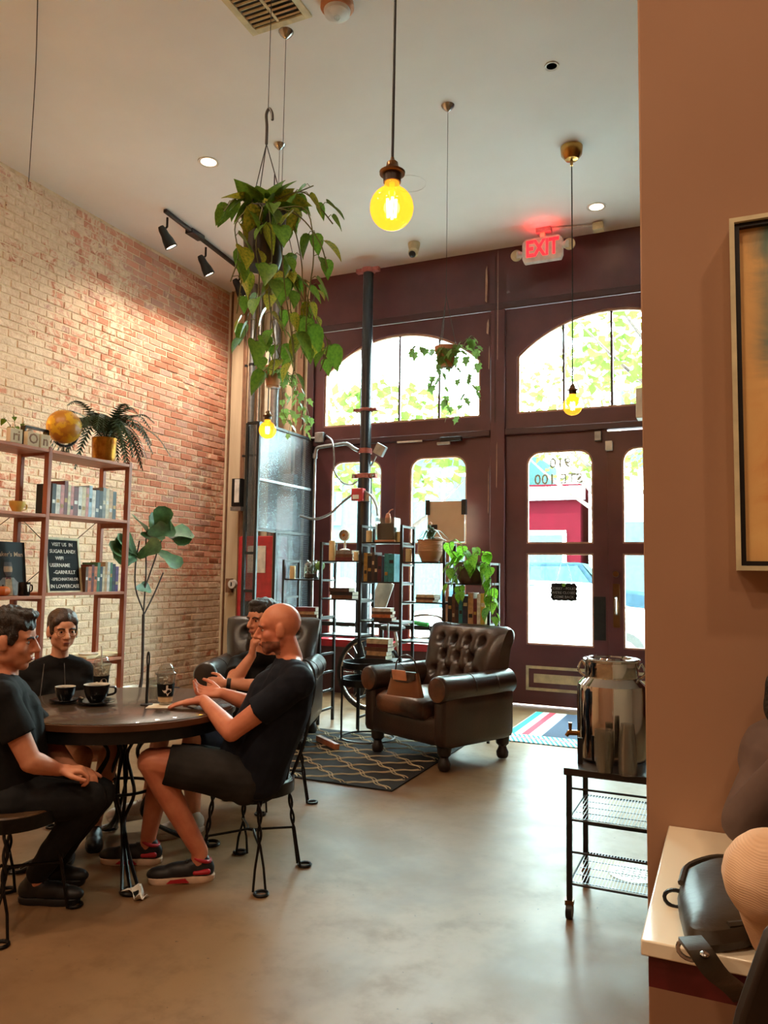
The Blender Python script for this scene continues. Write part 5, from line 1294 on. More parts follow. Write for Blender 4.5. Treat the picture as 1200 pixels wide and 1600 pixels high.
row_of_books('at the teal end of the middle column', ['teal', 'teal'], es(600, 2, 1, .03), V((1, 0, 0)), V((0, 1, 0)), .045, .24, .17, 0, GB)
row_of_books('on the stepped shelf right end', ['black', 'brown', 'dark brown', 'teal', 'navy', 'tan', 'dark red', 'white', 'yellow'], es(700, 4, 1, .03), V((1, 0, 0)), V((0, 1, 0)), .037, .25, .17, 0, GB)
p = es(487, 0, 0, .12); t = thing('glass_jar', 'clear glass jar terrarium with dark soil on the left step', 'jar', p)
MB().lathe([(0, .001), (.07, .001), (.078, .02), (.078, .13), (.06, .16), (.05, .165), (.052, .185), (.049, .185), (.046, .165), (.072, .13), (.073, .02), (0, .006)], 28).build('glass', 'clear', t); MB().lathe([(0, .008), (.07, .008), (.07, .05), (0, .055)], 20).build('soil', 'soil', t)
m = MB(); q = random.Random(3)
for i in range(26): m.tube(bez([(0, 0, .05), (q.uniform(-.04, .04), q.uniform(-.04, .04), .1), (q.uniform(-.06, .06), q.uniform(-.06, .06), q.uniform(.1, .15))], 6), .0025, 4)
m.build('moss', 'leaf_dark', t); MB().ell((.10, -.02, .13), (.05, .045, .045), None, 12, 8).build('air_plant', 'leaf_ivy', t)
p = V((es(538, 1, 0, .14).x, EY+.14, zf)); t = thing('desk_fan', 'small white desk fan standing on a pile of books', 'fan', p)
MB().lathe([(0, 0), (.05, 0), (.05, .008), (.012, .02), (.009, .10), (0, .10)], 20).build('stand', 'white_plastic', t); c = V((0, -.01, .145)); RX = Matrix.Rotation(PI/2, 3, 'X')
MB().lathe([(0, -.02), (.05, -.02), (.056, -.01), (.056, .01), (.05, .02)], 24, c, RX, False).build('cage_rim', 'paper', t); MB().lathe([(0, .02), (.016, .022), (.016, .026), (0, .028)], 16, c, RX).build('hub', 'brass', t)
m = MB()
for i in range(12): a = 2*PI*i/12; m.tube([c+V((.014*math.cos(a), -.024, .014*math.sin(a))), c+V((.052*math.cos(a), -.018, .052*math.sin(a)))], .0016, 4)
m.build('guard', 'galv', t)
p = es(605, 2, 0, .12); t = thing('terrarium', 'square glass terrarium with dark layered soil and a cactus', 'terrarium', p)
MB().box((0, 0, .012), (.20, .15, .02)).build('tray', 'terracotta', t, .004); MB().box((0, 0, .10), (.17, .12, .155)).build('soil', 'soil', t, .006)
g = MB()
for s in (-1, 1): g.box((s*.094, 0, .125), (.004, .14, .205)); g.box((0, s*.068, .125), (.184, .004, .205))
g.build('glass', 'clear', t); m = MB()
m.lathe([(.02, .17), (.03, .2), (.026, .24), (.018, .27), (0, .28)], 12); m.tube(bez([(0, 0, .27), (.02, 0, .30), (.05, 0, .31)], 8), [.006]*8+[.004], 6); m.build('cactus', 'bag_tag', t)
p = es(672, 3, 0, .15); t = thing('potted_bromeliad', 'spiky bromeliad in a ridged tan ceramic pot', 'potted plant', p)
prof = [(0, 0), (.075, 0), (.085, .01), (.088, .03)]
for i in range(12): z_ = .04+i*.0135; r_ = .095+.02*min(1, i/4); prof += [(r_, z_), (r_+.003, z_+.006)]
prof += [(.125, .205), (.118, .205), (.11, .18), (0, .18)]
MB().lathe(prof, 32).build('pot', 'pot_tan', t); q = random.Random(9)
for i in range(18):
    a = i*2.4; L = q.uniform(.13, .22); d = V((math.cos(a), math.sin(a), 0)); up = .05+.06*(i < 8)
    P = bez([V((0, 0, .18)), d*L*.4+V((0, 0, .18+up)), d*L+V((0, 0, .18+up*.3))], 8); m = MB(); sd_ = d.cross(V((0, 0, 1)))*.014
    m.add([p_+sd_*(1-j/len(P))**.6 for j, p_ in enumerate(P)]+[p_-sd_*(1-j/len(P))**.6 for j, p_ in enumerate(P)], [(j, j+1, len(P)+j+1, len(P)+j) for j in range(len(P)-1)]); m.build('leaf', 'leaf_dark', t)
m = MB(); m.tube([(0, 0, .18), (-.005, 0, .34)], [.02, .008], 8); 
for i in range(9): a = i*2.1; m.ell((.02*math.cos(a), .02*math.sin(a), .22+i*.013), (.016, .016, .02), None, 8, 6)
m.build('flower_spike', 'leaf_dark', t); MB().ell((-.005, 0, .35), (.02, .02, .018), None, 10, 6).build('bud', 'pot_tan', t)
# hanging sign on the door glass
p = PY(880, 925, YS-.02); t = thing('door_sign', 'small black scalloped closing-time sign hanging inside the door glass', 'sign', (p.x, YS+.018, p.z))
pts = []
for i in range(48):
    a = 2*PI*i/48; x_ = .14*max(-1, min(1, 1.25*math.cos(a))); z_ = .095*max(-1, min(1, 1.35*math.sin(a))); k_ = 1+.05*math.sin(i*2.1); pts.append((x_*k_, z_*k_))
MB().prism(pts, lambda q_: (q_[0], -.004, q_[1]), lambda q_: (q_[0], .004, q_[1])).build('plaque', 'sleeve_black', t)
for i, s in enumerate(('SORRY - FOLKS', "WE'RE CLOSED", 'COME BACK')): text('lettering', s, .038, 'book_grey', t, frame((0, -.005, .035-i*.045), (1, 0, 0), (0, 0, 1), (0, -1, 0)), .0006)
MB().cyl((.0, -.004, .075), (.0, -.012, .075), .02, None, 14).build('suction_cup', 'leaf_lime', t)
for s in (-1, 1): MB().tube([(s*.09, 0, .09), (s*.02, .02, .36)], .002, 4).build('cord', 'paper_white', t)

# ------------------------------------------------------------------ plants
def heart_mesh(nm, mat, wid=.78, curl=.18):
    m = MB(); rows = []
    out = [(0, -.10), (.18, -.16), (.36, -.08), (.46, .12), (.42, .36), (.28, .62), (.10, .88), (0, 1.02)]
    n = len(out); vs = [(0, y_, -.02-curl*max(0, y_)**2) for (_, y_) in out]
    L = [(-x_*wid/.9, y_, .10*x_*2-curl*max(0, y_)**2) for (x_, y_) in out]; R_ = [(x_*wid/.9, y_, .10*x_*2-curl*max(0, y_)**2) for (x_, y_) in out]
    m.add(vs+L+R_, [(i, i+1, n+i+1, n+i) for i in range(n-1)]+[(i+1, i, 2*n+i, 2*n+i+1) for i in range(n-1)])
    m.v = [(x_, y_+.10, z_) for (x_, y_, z_) in m.v]
    return m.mesh(nm, mat, 3)
def ivy_mesh(nm, mat):
    o = [(0, 0), (.22, -.06), (.42, .12), (.28, .30), (.46, .52), (.2, .6), (0, 1.0), (-.2, .6), (-.46, .52), (-.28, .30), (-.42, .12), (-.22, -.06)]
    m = MB().add([(0, .35, -.05)]+[(x_, y_, .05*abs(x_)-.12*y_*y_) for x_, y_ in o], [(0, i+1, (i+1) % 12+1) for i in range(12)]); return m.mesh(nm, mat, 3)
HM = {k_: heart_mesh('leaf', k_) for k_ in ('leaf', 'leaf_yel', 'leaf_lime')}
IV = ivy_mesh('leaf', 'leaf_ivy')
FIG = None
def vines(t, q, roots, leafsets, n_leaf, size, spread, r=.003):
    """roots: list of world-relative polylines; leaves hang along them"""
    for pts in roots:
        P = bez(pts, 22); MB().tube(P, r, 5).build('vine', 'vine', t)
        k_ = max(2, int(n_leaf*q.uniform(.8, 1.2)))
        for i in range(k_):
            u = (i+.6)/k_; j = min(len(P)-2, int(u*(len(P)-1))); p = P[j]; tn = (P[j+1]-P[j]).normalized()
            a = q.uniform(0, 6.28); out = V((math.cos(a), math.sin(a), q.uniform(-.5, .35))); st = p+out*spread*q.uniform(.4, 1)
            MB().tube([p, p.lerp(st, .6)+V((0, 0, .015)), st], r*.6, 4).build('petiole', 'vine', t)
            d = (out*.7+V((0, 0, -.75))+tn*.2).normalized(); s = size*q.uniform(.65, 1.15)
            inst('leaf', q.choice(leafsets), oriented(st, d, out+V((0, 0, .9))+V((q.uniform(-.5, .5), q.uniform(-.5, .5), 0)), s), t)
def hanger(t, top, rim, r, hook=False):
    n = 3; k_ = V((0, 0, rim+.42 if not hook else rim+.40))
    m = MB()
    for i in range(n): a = 2*PI*i/n+.5; m.tube([(r*math.cos(a), r*math.sin(a), rim), k_], .0028, 5)
    m.build('hanger', 'wire', t)
    if hook:
        MB().tube(bez([k_, k_+V((0, 0, .10)), k_+V((-.006, 0, .17)), k_+V((.012, 0, .20)), k_+V((.03, 0, .17)), k_+V((.034, 0, .13))], 20), .008, 8).build('hook', 'pot_black', t); k_ = k_+V((.005, 0, .195))
    MB().tube([k_, (k_.x, 0, top-.012)], .0022, 5).build('cable', 'wire', t)
    MB().lathe([(0, top-.055), (.016, top-.045), (.045, top-.018), (.055, top-.001)], 18).build('ceiling_hook', 'steel', t)
# pothos A: large, in a dark pot, close to the viewer
q = random.Random(11); pa = PD(412, 375, 4.15); ta_ = thing('hanging_pothos', 'large trailing pothos in a black hanging pot, nearest the viewer', 'hanging plant', pa)
MB().lathe([(0, -.16), (.085, -.16), (.10, -.10), (.122, .12), (.128, .125), (.128, .145), (.12, .145), (.115, .12), (0, .12)], 28).build('pot', 'pot_black', ta_); MB().lathe([(0, .122), (.112, .122)], 20).build('soil', 'soil', ta_)
hanger(ta_, ZC-pa.z, .14, .12, True)
D_ = lambda x, y, d=4.15: PD(x, y, d)-pa
roots = []
for (pts, dd) in (([(420, 320), (470, 300), (500, 325), (520, 350)], -.05), ([(425, 320), (455, 305), (490, 290)], .05), ([(400, 320), (370, 310), (350, 330)], -.05), ([(430, 325), (470, 340), (500, 380), (512, 420)], -.12), ([(440, 325), (480, 330), (490, 400), (480, 470), (478, 520)], -.1), ([(400, 320), (368, 350), (372, 400), (360, 440)], -.15), ([(410, 325), (400, 380), (405, 430), (400, 500), (395, 540)], -.16), ([(430, 325), (440, 390), (445, 450), (455, 520), (460, 580)], -.15), ([(420, 325), (425, 400), (420, 460), (430, 540), (425, 590)], -.17), ([(390, 320), (385, 370), (380, 420), (370, 490)], -.12), ([(450, 330), (470, 400), (475, 450), (500, 510), (512, 540), (500, 580)], -.05), ([(400, 310), (415, 300), (440, 305)], .1)):
    roots.append([V((0, 0, .12))+D_(pts[0][0], pts[0][1]).normalized()*.02] + [D_(x, y, 4.15+dd) for x, y in pts])
vines(ta_, q, roots, [HM['leaf'], HM['leaf'], HM['leaf'], HM['leaf_yel']], 8, .125, .055, .0036)
for i in range(18):
    a = i*2.4; r_ = .04+.09*q.random(); p = V((r_*math.cos(a), r_*math.sin(a), .15+.09*q.random())); inst('leaf', HM[q.choice(['leaf', 'leaf', 'leaf_yel'])], oriented(p, V((math.cos(a), math.sin(a), q.uniform(-.5, .7))), V((q.uniform(-.5, .5), q.uniform(-.5, .5), 1)), .125*q.uniform(.7, 1.2)), ta_)
# pothos B: behind it on its own wire
hb_ = PZ(447, 50, ZC); pb = V((hb_.x, hb_.y, PD(448, 430, 5.2).z)); tb_ = thing('hanging_pothos', 'second trailing pothos hanging just behind the large one', 'hanging plant', pb)
MB().lathe([(0, -.13), (.08, -.13), (.105, .1), (.11, .12), (.10, .12), (.095, .1), (0, .1)], 24).build('pot', 'pot_black', tb_); hanger(tb_, ZC-pb.z, .115, .10)
D_ = lambda x, y, d=5.15: PD(x, y, d)-pb; roots = []
for pts in ([(440, 430), (400, 470), (385, 500), (385, 540)], [(445, 430), (440, 480), (440, 540), (430, 580)], [(455, 430), (470, 470), (478, 520), (470, 560)], [(450, 430), (455, 500), (460, 560), (455, 600)], [(440, 430), (415, 480), (410, 540), (400, 570)], [(455, 435), (480, 480), (500, 540), (505, 560)], [(460, 430), (490, 450), (485, 500)], [(440, 430), (425, 470), (428, 530), (445, 575)]):
    roots.append([V((0, 0, .1))] + [D_(x, y) for x, y in pts])
vines(tb_, q, roots, [HM['leaf'], HM['leaf'], HM['leaf_yel']], 8, .125, .06, .0034)
def ivy(lbl, hook, pot_z, paths, d, seed, n=9):
    q = random.Random(seed); p = V((hook.x, hook.y, pot_z)); t = thing('hanging_ivy', lbl, 'hanging plant', p)
    MB().lathe([(0, -.085), (.058, -.085), (.078, .05), (.088, .05), (.09, .085), (.082, .085), (.078, .06), (0, .06)], 24).build('pot', 'terracotta', t); MB().lathe([(0, -.098), (.06, -.098), (.066, -.084)], 20).build('saucer', 'clear', t)
    hanger(t, ZC-p.z, .08, .085)
    vines(t, q, [[V((0, 0, .07))]+[PD(x, y, d+q.uniform(-.12, .12))-p for x, y in pts] for pts in paths], [IV], n+3, .085, .035, .0022)
ivy('ivy in a terracotta hanging pot near the mesh cage', PZ(437, 226, ZC), 3.10, [[(440, 580), (460, 590), (468, 630), (470, 660)], [(435, 580), (455, 600), (455, 650), (450, 685)], [(420, 580), (412, 575), (405, 590)], [(440, 580), (470, 600), (480, 640), (488, 672)], [(430, 580), (440, 600), (442, 640), (450, 660)], [(445, 580), (462, 610), (475, 650), (478, 680)]], 6.6, 4, 10)
ivy('ivy in a terracotta hanging pot before the left arched window', PZ(700, 165, ZC), 3.12, [[(690, 545), (665, 545), (650, 540), (645, 570)], [(700, 548), (725, 540), (745, 545), (748, 570)], [(700, 548), (720, 560), (735, 590), (730, 620)], [(695, 548), (710, 575), (722, 620), (718, 655)], [(690, 548), (680, 580), (672, 605)], [(690, 548), (690, 590), (697, 625), (705, 650)], [(698, 548), (730, 555), (745, 600), (738, 625)], [(700, 548), (730, 530), (742, 528)]], 6.0, 6, 10)
# lime pothos on the stepped shelf
p = es(737, 4, 0, .14); t = thing('potted_pothos', 'bright lime pothos trailing from a grey bowl on the right step', 'potted plant', p); q = random.Random(21)
MB().lathe([(0, 0), (.10, 0), (.135, .05), (.16, .16), (.165, .19), (.155, .19), (.15, .16), (0, .15)], 32).build('bowl', 'pot_grey', t)
roots = []
for pts, d in (([(712, 870), (702, 850), (712, 842)], 6.6), ([(725, 865), (722, 850)], 6.55), ([(740, 868), (752, 864), (768, 866)], 6.5), ([(708, 880), (702, 900), (706, 915)], 6.6), ([(760, 880), (772, 900), (772, 940), (774, 968)], 6.5), ([(764, 885), (768, 920), (766, 950), (772, 974)], 6.45), ([(756, 880), (764, 910), (764, 945)], 6.5), ([(722, 885), (718, 920), (722, 925)], 6.55), ([(745, 862), (735, 858), (722, 866)], 6.6)):
    roots.append([V((0, 0, .16))]+[PD(x, y, d)-p for x, y in pts])
vines(t, q, roots, [HM['leaf_lime']], 6, .115, .04, .0034)
# tiny plant on the bookshelf top
p = on_shelf(22, 690, LVL[0], SX-.2); t = thing('glass_cutting', 'sprig of pothos rooting in a small glass on top of the bookshelf', 'plant', p); q = random.Random(31)
MB().lathe([(0, .002), (.03, .002), (.034, .09), (.032, .09), (.028, .006), (0, .006)], 20).build('glass', 'clear', t)
vines(t, q, [[V((0, 0, .03)), V((.01, .03, .12)), V((.02, .06, .2))], [V((0, 0, .03)), V((0, -.04, .15)), V((0, -.1, .2))], [V((0, 0, .03)), V((0, .0, .15)), V((0, -.02, .24))]], [HM['leaf_yel'], HM['leaf']], 4, .06, .02, .002)
# Boston fern in a gold pot on the bookshelf
p = on_shelf(162, 716, LV[0], SX-.15); t = thing('potted_fern', 'dark fern in a hammered gold pot on the bookshelf', 'potted plant', p); q = random.Random(41)
MB().lathe([(0, 0), (.085, 0), (.09, .01), (.098, .2), (.092, .2), (.085, .18), (0, .17)], 28).build('pot', 'pot_gold', t)
for i in range(40):
    a = i*2.4+q.uniform(-.3, .3); L = q.uniform(.30, .52); dr = q.uniform(.0, .30) if i > 6 else -.12; d = V((math.cos(a), math.sin(a), 0))
    P = bez([V((0, 0, .18)), d*L*.35+V((0, 0, .34 if i > 6 else .36)), d*L*.75+V((0, 0, .36-dr*.6)), d*L+V((0, 0, .26-dr))], 22); m = MB(); sd_ = d.cross(V((0, 0, 1))); n = len(P)
    m.tube(P, .0022, 4)
    for j in range(3, n):
        w = .058*math.sin(PI*min(1, (j/n)*.82+.14))
        for s in (-1, 1):
            tip = P[j]+sd_*s*w+(P[min(j+1, n-1)]-P[j-1])*.5+V((0, 0, -.012)); b_ = (P[j]-P[j-1])*.48
            m.add([P[j]-b_, P[j]+b_, tip], [(0, 1, 2)])
    m.build('frond', 'leaf_fern', t)
# fiddle-leaf fig behind the shelf
fp = PX(221, 1000, -5.15); t = thing('fiddle_leaf_fig', 'slender fiddle leaf fig tree beside the bookshelf', 'potted plant', (fp.x, fp.y, 0)); o0 = V((fp.x, fp.y, 0)); q = random.Random(51)
MB().lathe([(0, 0), (.13, 0), (.17, .28), (.18, .3), (.165, .3), (.155, .27), (0, .26)], 28).build('pot', 'ceramic_white', t); MB().lathe([(0, .262), (.155, .262)], 20).build('soil', 'soil', t)
F_ = lambda x, y, dx=0: PX(x, y, -5.15+dx)-o0
MB().tube(bez([V((0, 0, .26)), F_(222, 1050), F_(224, 960)], 14), [.016]*6+[.013]*9, 8).build('trunk', 'bark', t)
br = {'a': [(224, 960), (228, 900), (228, 850), (230, 830)], 'b': [(226, 920), (240, 880), (252, 845), (262, 832)], 'c': [(224, 955), (212, 920), (212, 880), (218, 845)], 'd': [(225, 960), (240, 930), (255, 895)]}
for k_, pts in br.items(): MB().tube(bez([F_(x, y) for x, y in pts], 14), .007, 6).build('branch', 'bark', t)
m = MB(); prof = [(0, 0), (.14, .10), (.22, .28), (.26, .45), (.36, .65), (.38, .82), (.24, .98), (0, 1.02)]; n = len(prof)
m.add([(0, y_, -.02-.12*y_*y_) for _, y_ in prof]+[(-x_, y_, .08*math.sin(y_*9)*x_+.12*x_-.12*y_*y_) for x_, y_ in prof]+[(x_, y_, -.08*math.sin(y_*9)*x_+.12*x_-.12*y_*y_) for x_, y_ in prof], [(i, i+1, n+i+1, n+i) for i in range(n-1)]+[(i+1, i, 2*n+i, 2*n+i+1) for i in range(n-1)])
FIG = m.mesh('leaf', 'leaf_fig', 3)
for (bx, by, tx, ty, s) in ((230, 832, 212, 797, .30), (232, 832, 236, 838, .26), (246, 832, 256, 800, .26), (250, 832, 240, 812, .25), (258, 834, 297, 828, .30), (262, 834, 285, 842, .26), (256, 836, 232, 822, .3), (246, 860, 280, 880, .28), (214, 862, 190, 822, .30), (214, 866, 168, 838, .32), (216, 868, 196, 846, .3), (214, 870, 176, 868, .3), (214, 872, 222, 866, .26), (212, 920, 224, 918, .18), (230, 835, 262, 824, .28), (206, 860, 170, 855, .28), (262, 836, 270, 812, .26)):
    a_, b_ = F_(bx, by, q.uniform(-.08, .08)), F_(tx, ty, q.uniform(-.02, .22)); inst('leaf', FIG, oriented(a_, b_-a_, V((.7, -.5, .6))+V((q.uniform(-.4, .4), q.uniform(-.4, .4), 0)), s), t)

# ------------------------------------------------------------------ people
def remeshed(name, mb, voxel, mat, parent, it=4, fac=.5):
    o = bpy.data.objects.new('tmp', mb.mesh('tmp')); COL.objects.link(o)
    r = o.modifiers.new('r', 'REMESH'); r.mode = 'VOXEL'; r.voxel_size = voxel; r.use_smooth_shade = True
    s = o.modifiers.new('s', 'SMOOTH'); s.iterations = it; s.factor = fac
    me = bpy.data.meshes.new_from_object(o.evaluated_get(bpy.context.evaluated_depsgraph_get()))
    tm = o.data; bpy.data.objects.remove(o); bpy.data.meshes.remove(tm)
    me.name = name; me.materials.clear()
    for x_ in (mat if isinstance(mat, (list, tuple)) else [mat]): me.materials.append(MATS[x_])
    me.shade_smooth() if hasattr(me, 'shade_smooth') else None
    o = bpy.data.objects.new(name, me); COL.objects.link(o); o.parent = parent; return o
def hframe(fwd, up=(0, 0, 1), tilt=0.):
    y = V(fwd).normalized(); u = V(up); x = y.cross(u).normalized(); z = x.cross(y); return Matrix((x, y, z)).transposed()
def head_prims(b, c, F, k=1., jaw=1.):
    g = lambda x, y, z: c+F @ V((x*k, y*k, z*k)); e = lambda p, r: b.ell(g(*p), tuple(v*k for v in r), F, 18, 12)
    e((0, -.014, .03), (.076, .096, .088)); e((0, .022, -.03), (.064, .064, .078)); e((0, .035, .03), (.062, .052, .05))
    e((0, .058, -.093), (.028*jaw, .024, .022)); e((0, .040, -.072), (.046*jaw, .040, .034))
    for s in (-1, 1):
        e((s*.042, .006, -.058), (.024*jaw, .038, .034)); e((s*.036, .052, -.025), (.027, .026, .026)); e((s*.03, .07, .022), (.026, .014, .011))
        e((s*.080, -.006, -.008), (.010, .021, .034)); e((s*.077, .004, -.022), (.010, .012, .018)); e((s*.011, .092, -.034), (.010, .010, .008))
        e((s*.030, .064, -.002), (.018, .014, .013))
    b.cap(g(0, .084, .014), .0095*k, g(0, .108, -.028), .0135*k, 10)
    e((0, .084, -.058), (.024, .011, .006)); e((0, .082, -.069), (.021, .011, .007)); e((0, .074, -.05), (.03, .014, .014))
def face_bits(t, c, F, k=1., brow='hair_dark', lip='lip', eyes=True, look=0.):
    g = lambda x, y, z: c+F @ V((x*k, y*k, z*k))
    for s in (-1, 1):
        if eyes:
            ey = MB().ell(g(s*.031, .0685, .001), (.0135*k, .011*k, .0075*k), F, 14, 10).build('eye', 'eye_white', t); MB().ell(g(s*.031+look, .077, .001), (.0068*k, .0035*k, .0066*k), F, 10, 8).build('iris', 'iris', ey)
        MB().tube(bez([g(s*.014, .088, .018), g(s*.032, .087, .024), g(s*.05, .074, .018)], 10), .0042*k, 6).build('eyebrow', brow, t)
    m = MB().ell(g(0, .0945, -.061), (.020*k, .0045*k, .0028*k), F, 14, 8); m.ell(g(0, .093, -.067), (.017*k, .0045*k, .0035*k), F, 14, 8); m.build('lips', lip, t)
def hand(b, w, d, n, curl=.3, spread=.06, side=1, k=1., thumb=.7, fist=False):
    """w wrist, d pointing direction, n = back of hand normal, side: +1 thumb to d x n"""
    d = V(d).normalized(); n = (V(n)-d*V(n).dot(d)).normalized(); x = d.cross(n)*side
    P = lambda a, bb, c: w+d*a*k+x*bb*k+n*c*k
    b.cap(w, .025*k, P(.03, 0, 0), .024*k, 10)
    for o_ in (-.026, -.009, .009, .026): b.cap(P(.02, o_*.7, 0), .017*k, P(.085, o_*1.05, 0), .0135*k, 8)
    L = [.066, .078, .083, .074]; offs = [-.031, -.0105, .0105, .031]
    for i in range(4):
        a = 0; p = P(.088, offs[i], 0); r = .0098*k; dirv = (d+x*spread*(i-1.5)).normalized()
        for s_, f in enumerate((.45, .32, .26)):
            a += curl*(1.15 if s_ else .8)*(1+.12*(3-i))
            q = p+(dirv*math.cos(a)-n*math.sin(a))*L[i]*f*k; b.cap(p, r, q, r*.9, 8); p = q; r *= .92
    p = P(.025, .026, -.004); q = P(.058, .055, -.014) if thumb > .3 else P(.066, .036, -.03); b.cap(p, .0145*k, q, .0115*k, 8)
    q2 = q+(d*.75+x*(.5*thumb)-n*.35*(1-thumb)).normalized()*.032*k; b.cap(q, .0115*k, q2, .0105*k, 8); b.cap(q2, .0105*k, q2+(d*.95+x*.1-n*.2).normalized()*.024*k, .009*k, 8)
def limb(b, a, ra, c, rc, bulge=0., at=.35, n=14):
    a, c = V(a), V(c)
    if bulge: m = a.lerp(c, at); b.cap(a, ra, m, bulge, n); b.cap(m, bulge, c, rc, n)
    else: b.cap(a, ra, c, rc, n)
def torso(b, J, k=1., g=0., belly=0.):
    """pelvis, chest and shoulder volume, grown by g"""
    lat = (J['shR']-J['shL']).normalized(); up = (J['chest']-J['pelvis']).normalized(); fw = up.cross(lat)
    fw = fw if fw.dot(J['fwd']) > 0 else -fw
    for s in (-1, 1):
        b.cap(J['pelvis']+lat*s*.075*k, .105*k+g, J['chest']+lat*s*.075*k-up*.03, .112*k+g, 16)
        b.cap(J['chest']+lat*s*.075*k-up*.03, .112*k+g, J['chest']+lat*s*.08*k+up*.07, .092*k+g, 16)
    b.cap(J['pelvis']+fw*(.015+belly), .115*k+g, J['chest']+fw*.02, .118*k+g, 16)
    b.cap(J['shL'], .058*k+g, J['chest']+up*.09, .085*k+g, 14); b.cap(J['shR'], .058*k+g, J['chest']+up*.09, .085*k+g, 14)
    nb = J['neck']
    for s in ('shL', 'shR'): b.cap(J[s].lerp(nb, .25), .05*k+g, nb-up*(.015 if g == 0 else .05), .052*k+g, 12)
def cone(b, a, ra, c, rc, n=18): b.cyl(a, c, ra, rc, n)
def shoe(t, heel, toe, up, upper, sole, accent=None, k=1., collar=None):
    """a trainer: rounded sole and upper; heel/toe on the floor"""
    d = (toe-heel); L = d.length; y = d.normalized(); z = V((0, 0, 1)); x = y.cross(z).normalized(); z = x.cross(y); R_ = Matrix((x, y, z)).transposed(); c = heel
    def out(s, zz, gx=1.):
        pts = []
        for i in range(28):
            a = 2*PI*i/28; yy = L*(.5-.5*math.cos(a)); w = .046*(1-.22*math.exp(-((yy/L-.42)/.16)**2))*(1 if 0 < yy < L else 1); e = math.copysign(abs(math.sin(a))**.62, math.sin(a))
            pts.append(c+R_ @ V((e*w*s*gx, yy+(L*.5-yy)*(1-s)*.6, zz)))
        return pts
    def loft(nm, rings, m, par):
        b = MB(); n = 28
        for r in rings: b.v += [tuple(p) for p in r]
        for i in range(len(rings)-1):
            for j in range(n): b.f.append((i*n+j, i*n+(j+1) % n, (i+1)*n+(j+1) % n, (i+1)*n+j))
        b.f.append(tuple(range(n))); b.f.append(tuple(range((len(rings)-1)*n, len(rings)*n))); return b.build(nm, m, par)
    sh = loft('shoe_sole', [out(.92, .0), out(1.0, .008), out(1.02, .026), out(.97, .030)], sole, t)
    b = MB(); g = lambda xx, yy, zz: c+R_ @ V((xx, yy*L, zz))
    b.ell(g(0, .78, .04), (.040, .075, .034), R_, 18, 12); b.ell(g(0, .50, .048), (.040, .10, .042), R_, 18, 12); b.ell(g(0, .22, .052), (.037, .065, .055), R_, 18, 12)
    b.cap(g(0, .22, .05), .036, g(0, .20, .088), .035, 14); b.cap(g(0, .30, .07), .034, g(0, .62, .046), .03, 12)
    u_ = remeshed('shoe_upper', b, .005, upper, sh, 3)
    if accent:
        b = MB().cap(g(-.038, .10, .05), .012, g(-.030, .30, .045), .010, 8); b.cap(g(.038, .10, .05), .012, g(.030, .30, .045), .010, 8); b.build('heel_accent', accent, sh)
        b = MB(); b.prism([(.38, .008), (.72, .01), (.66, .024), (.44, .026)], lambda q_: g(-.0465, q_[0], q_[1]), lambda q_: g(-.038, q_[0], q_[1])); b.prism([(.38, .008), (.72, .01), (.66, .024), (.44, .026)], lambda q_: g(.0465, q_[0], q_[1]), lambda q_: g(.038, q_[0], q_[1])); b.build('sole_accent', accent, sh)
        MB().tube([g(.0375*math.cos(w), .20+.13*math.sin(w), .098+.012*math.sin(w)) for w in [2*PI*i/16 for i in range(16)]], .008, 8, closed=True).build('collar', collar or accent, sh)
    m = MB()
    for i in range(4): m.tube([g(-.022, .42+i*.07, .088-i*.009), g(0, .43+i*.07, .094-i*.009), g(.022, .42+i*.07, .088-i*.009)], .0035, 5)
    m.build('laces', 'shoe_black' if upper != 'shoe_white' else 'shoe_white', sh)
def person(lbl, base, J, head, F, skin='skin', hk=1., jaw=1., vox=.0055, kt=1., hands=(), legs=True, belly=0., nk=1.):
    t = thing('person', lbl, 'person', base); B = V(base)
    J = {k_: (V(v)-B if k_ != 'fwd' else V(v)) for k_, v in J.items()}; hc = V(head)-B
    b = MB(); torso(b, J, kt, 0., belly); head_prims(b, hc, F, hk, jaw)
    b.cap(J['neck'], .058*kt*nk, hc+F @ V((0, -.022, -.05)), .054*kt*nk, 14)
    for s in 'LR':
        limb(b, J['sh'+s], .053*kt, J['el'+s], .041*kt, .049*kt, .4); limb(b, J['el'+s], .043*kt, J['wr'+s], .026*kt, .043*kt, .25)
        limb(b, J['hip'+s], .088*kt, J['kn'+s], .058*kt, .082*kt, .4)
        if legs: limb(b, J['kn'+s], .056*kt, J['an'+s], .036*kt, .055*kt, .32); b.cap(J['an'+s], .036*kt, J['an'+s]+V((0, 0, -.04)), .036*kt, 10)
    for h in hands:
        w = J['wr'+h[0]]; hand(b, w, *h[1:])
    body = remeshed('body', b, vox, skin, t, 4)
    return t, J, hc, body
def shirt(t, J, mat, sl=.62, kt=1., g=.014, extra=None, long=False, belly=0.):
    b = MB(); torso(b, J, kt, g, belly)
    for s in 'LR':
        a, e = J['sh'+s], J['el'+s]
        if long:
            limb(b, a, .064*kt, e, .054*kt); limb(b, e, .054*kt, J['wr'+s], .036*kt)
        else:
            b.ell(a, .064*kt+g*.3, None, 14, 10); cone(b, a, .067*kt, a.lerp(e, sl), .068*kt)
    if extra: extra(b)
    o = remeshed('shirt', b, .007, mat, t, 3); 
    bm = bmesh.new(); bm.from_mesh(o.data)          # soft folds in the cloth
    for v in bm.verts:
        f = noise.noise(v.co*9)*.006+noise.noise(v.co*22)*.0025; v.co += v.normal*f
    bm.to_mesh(o.data); bm.free(); return o
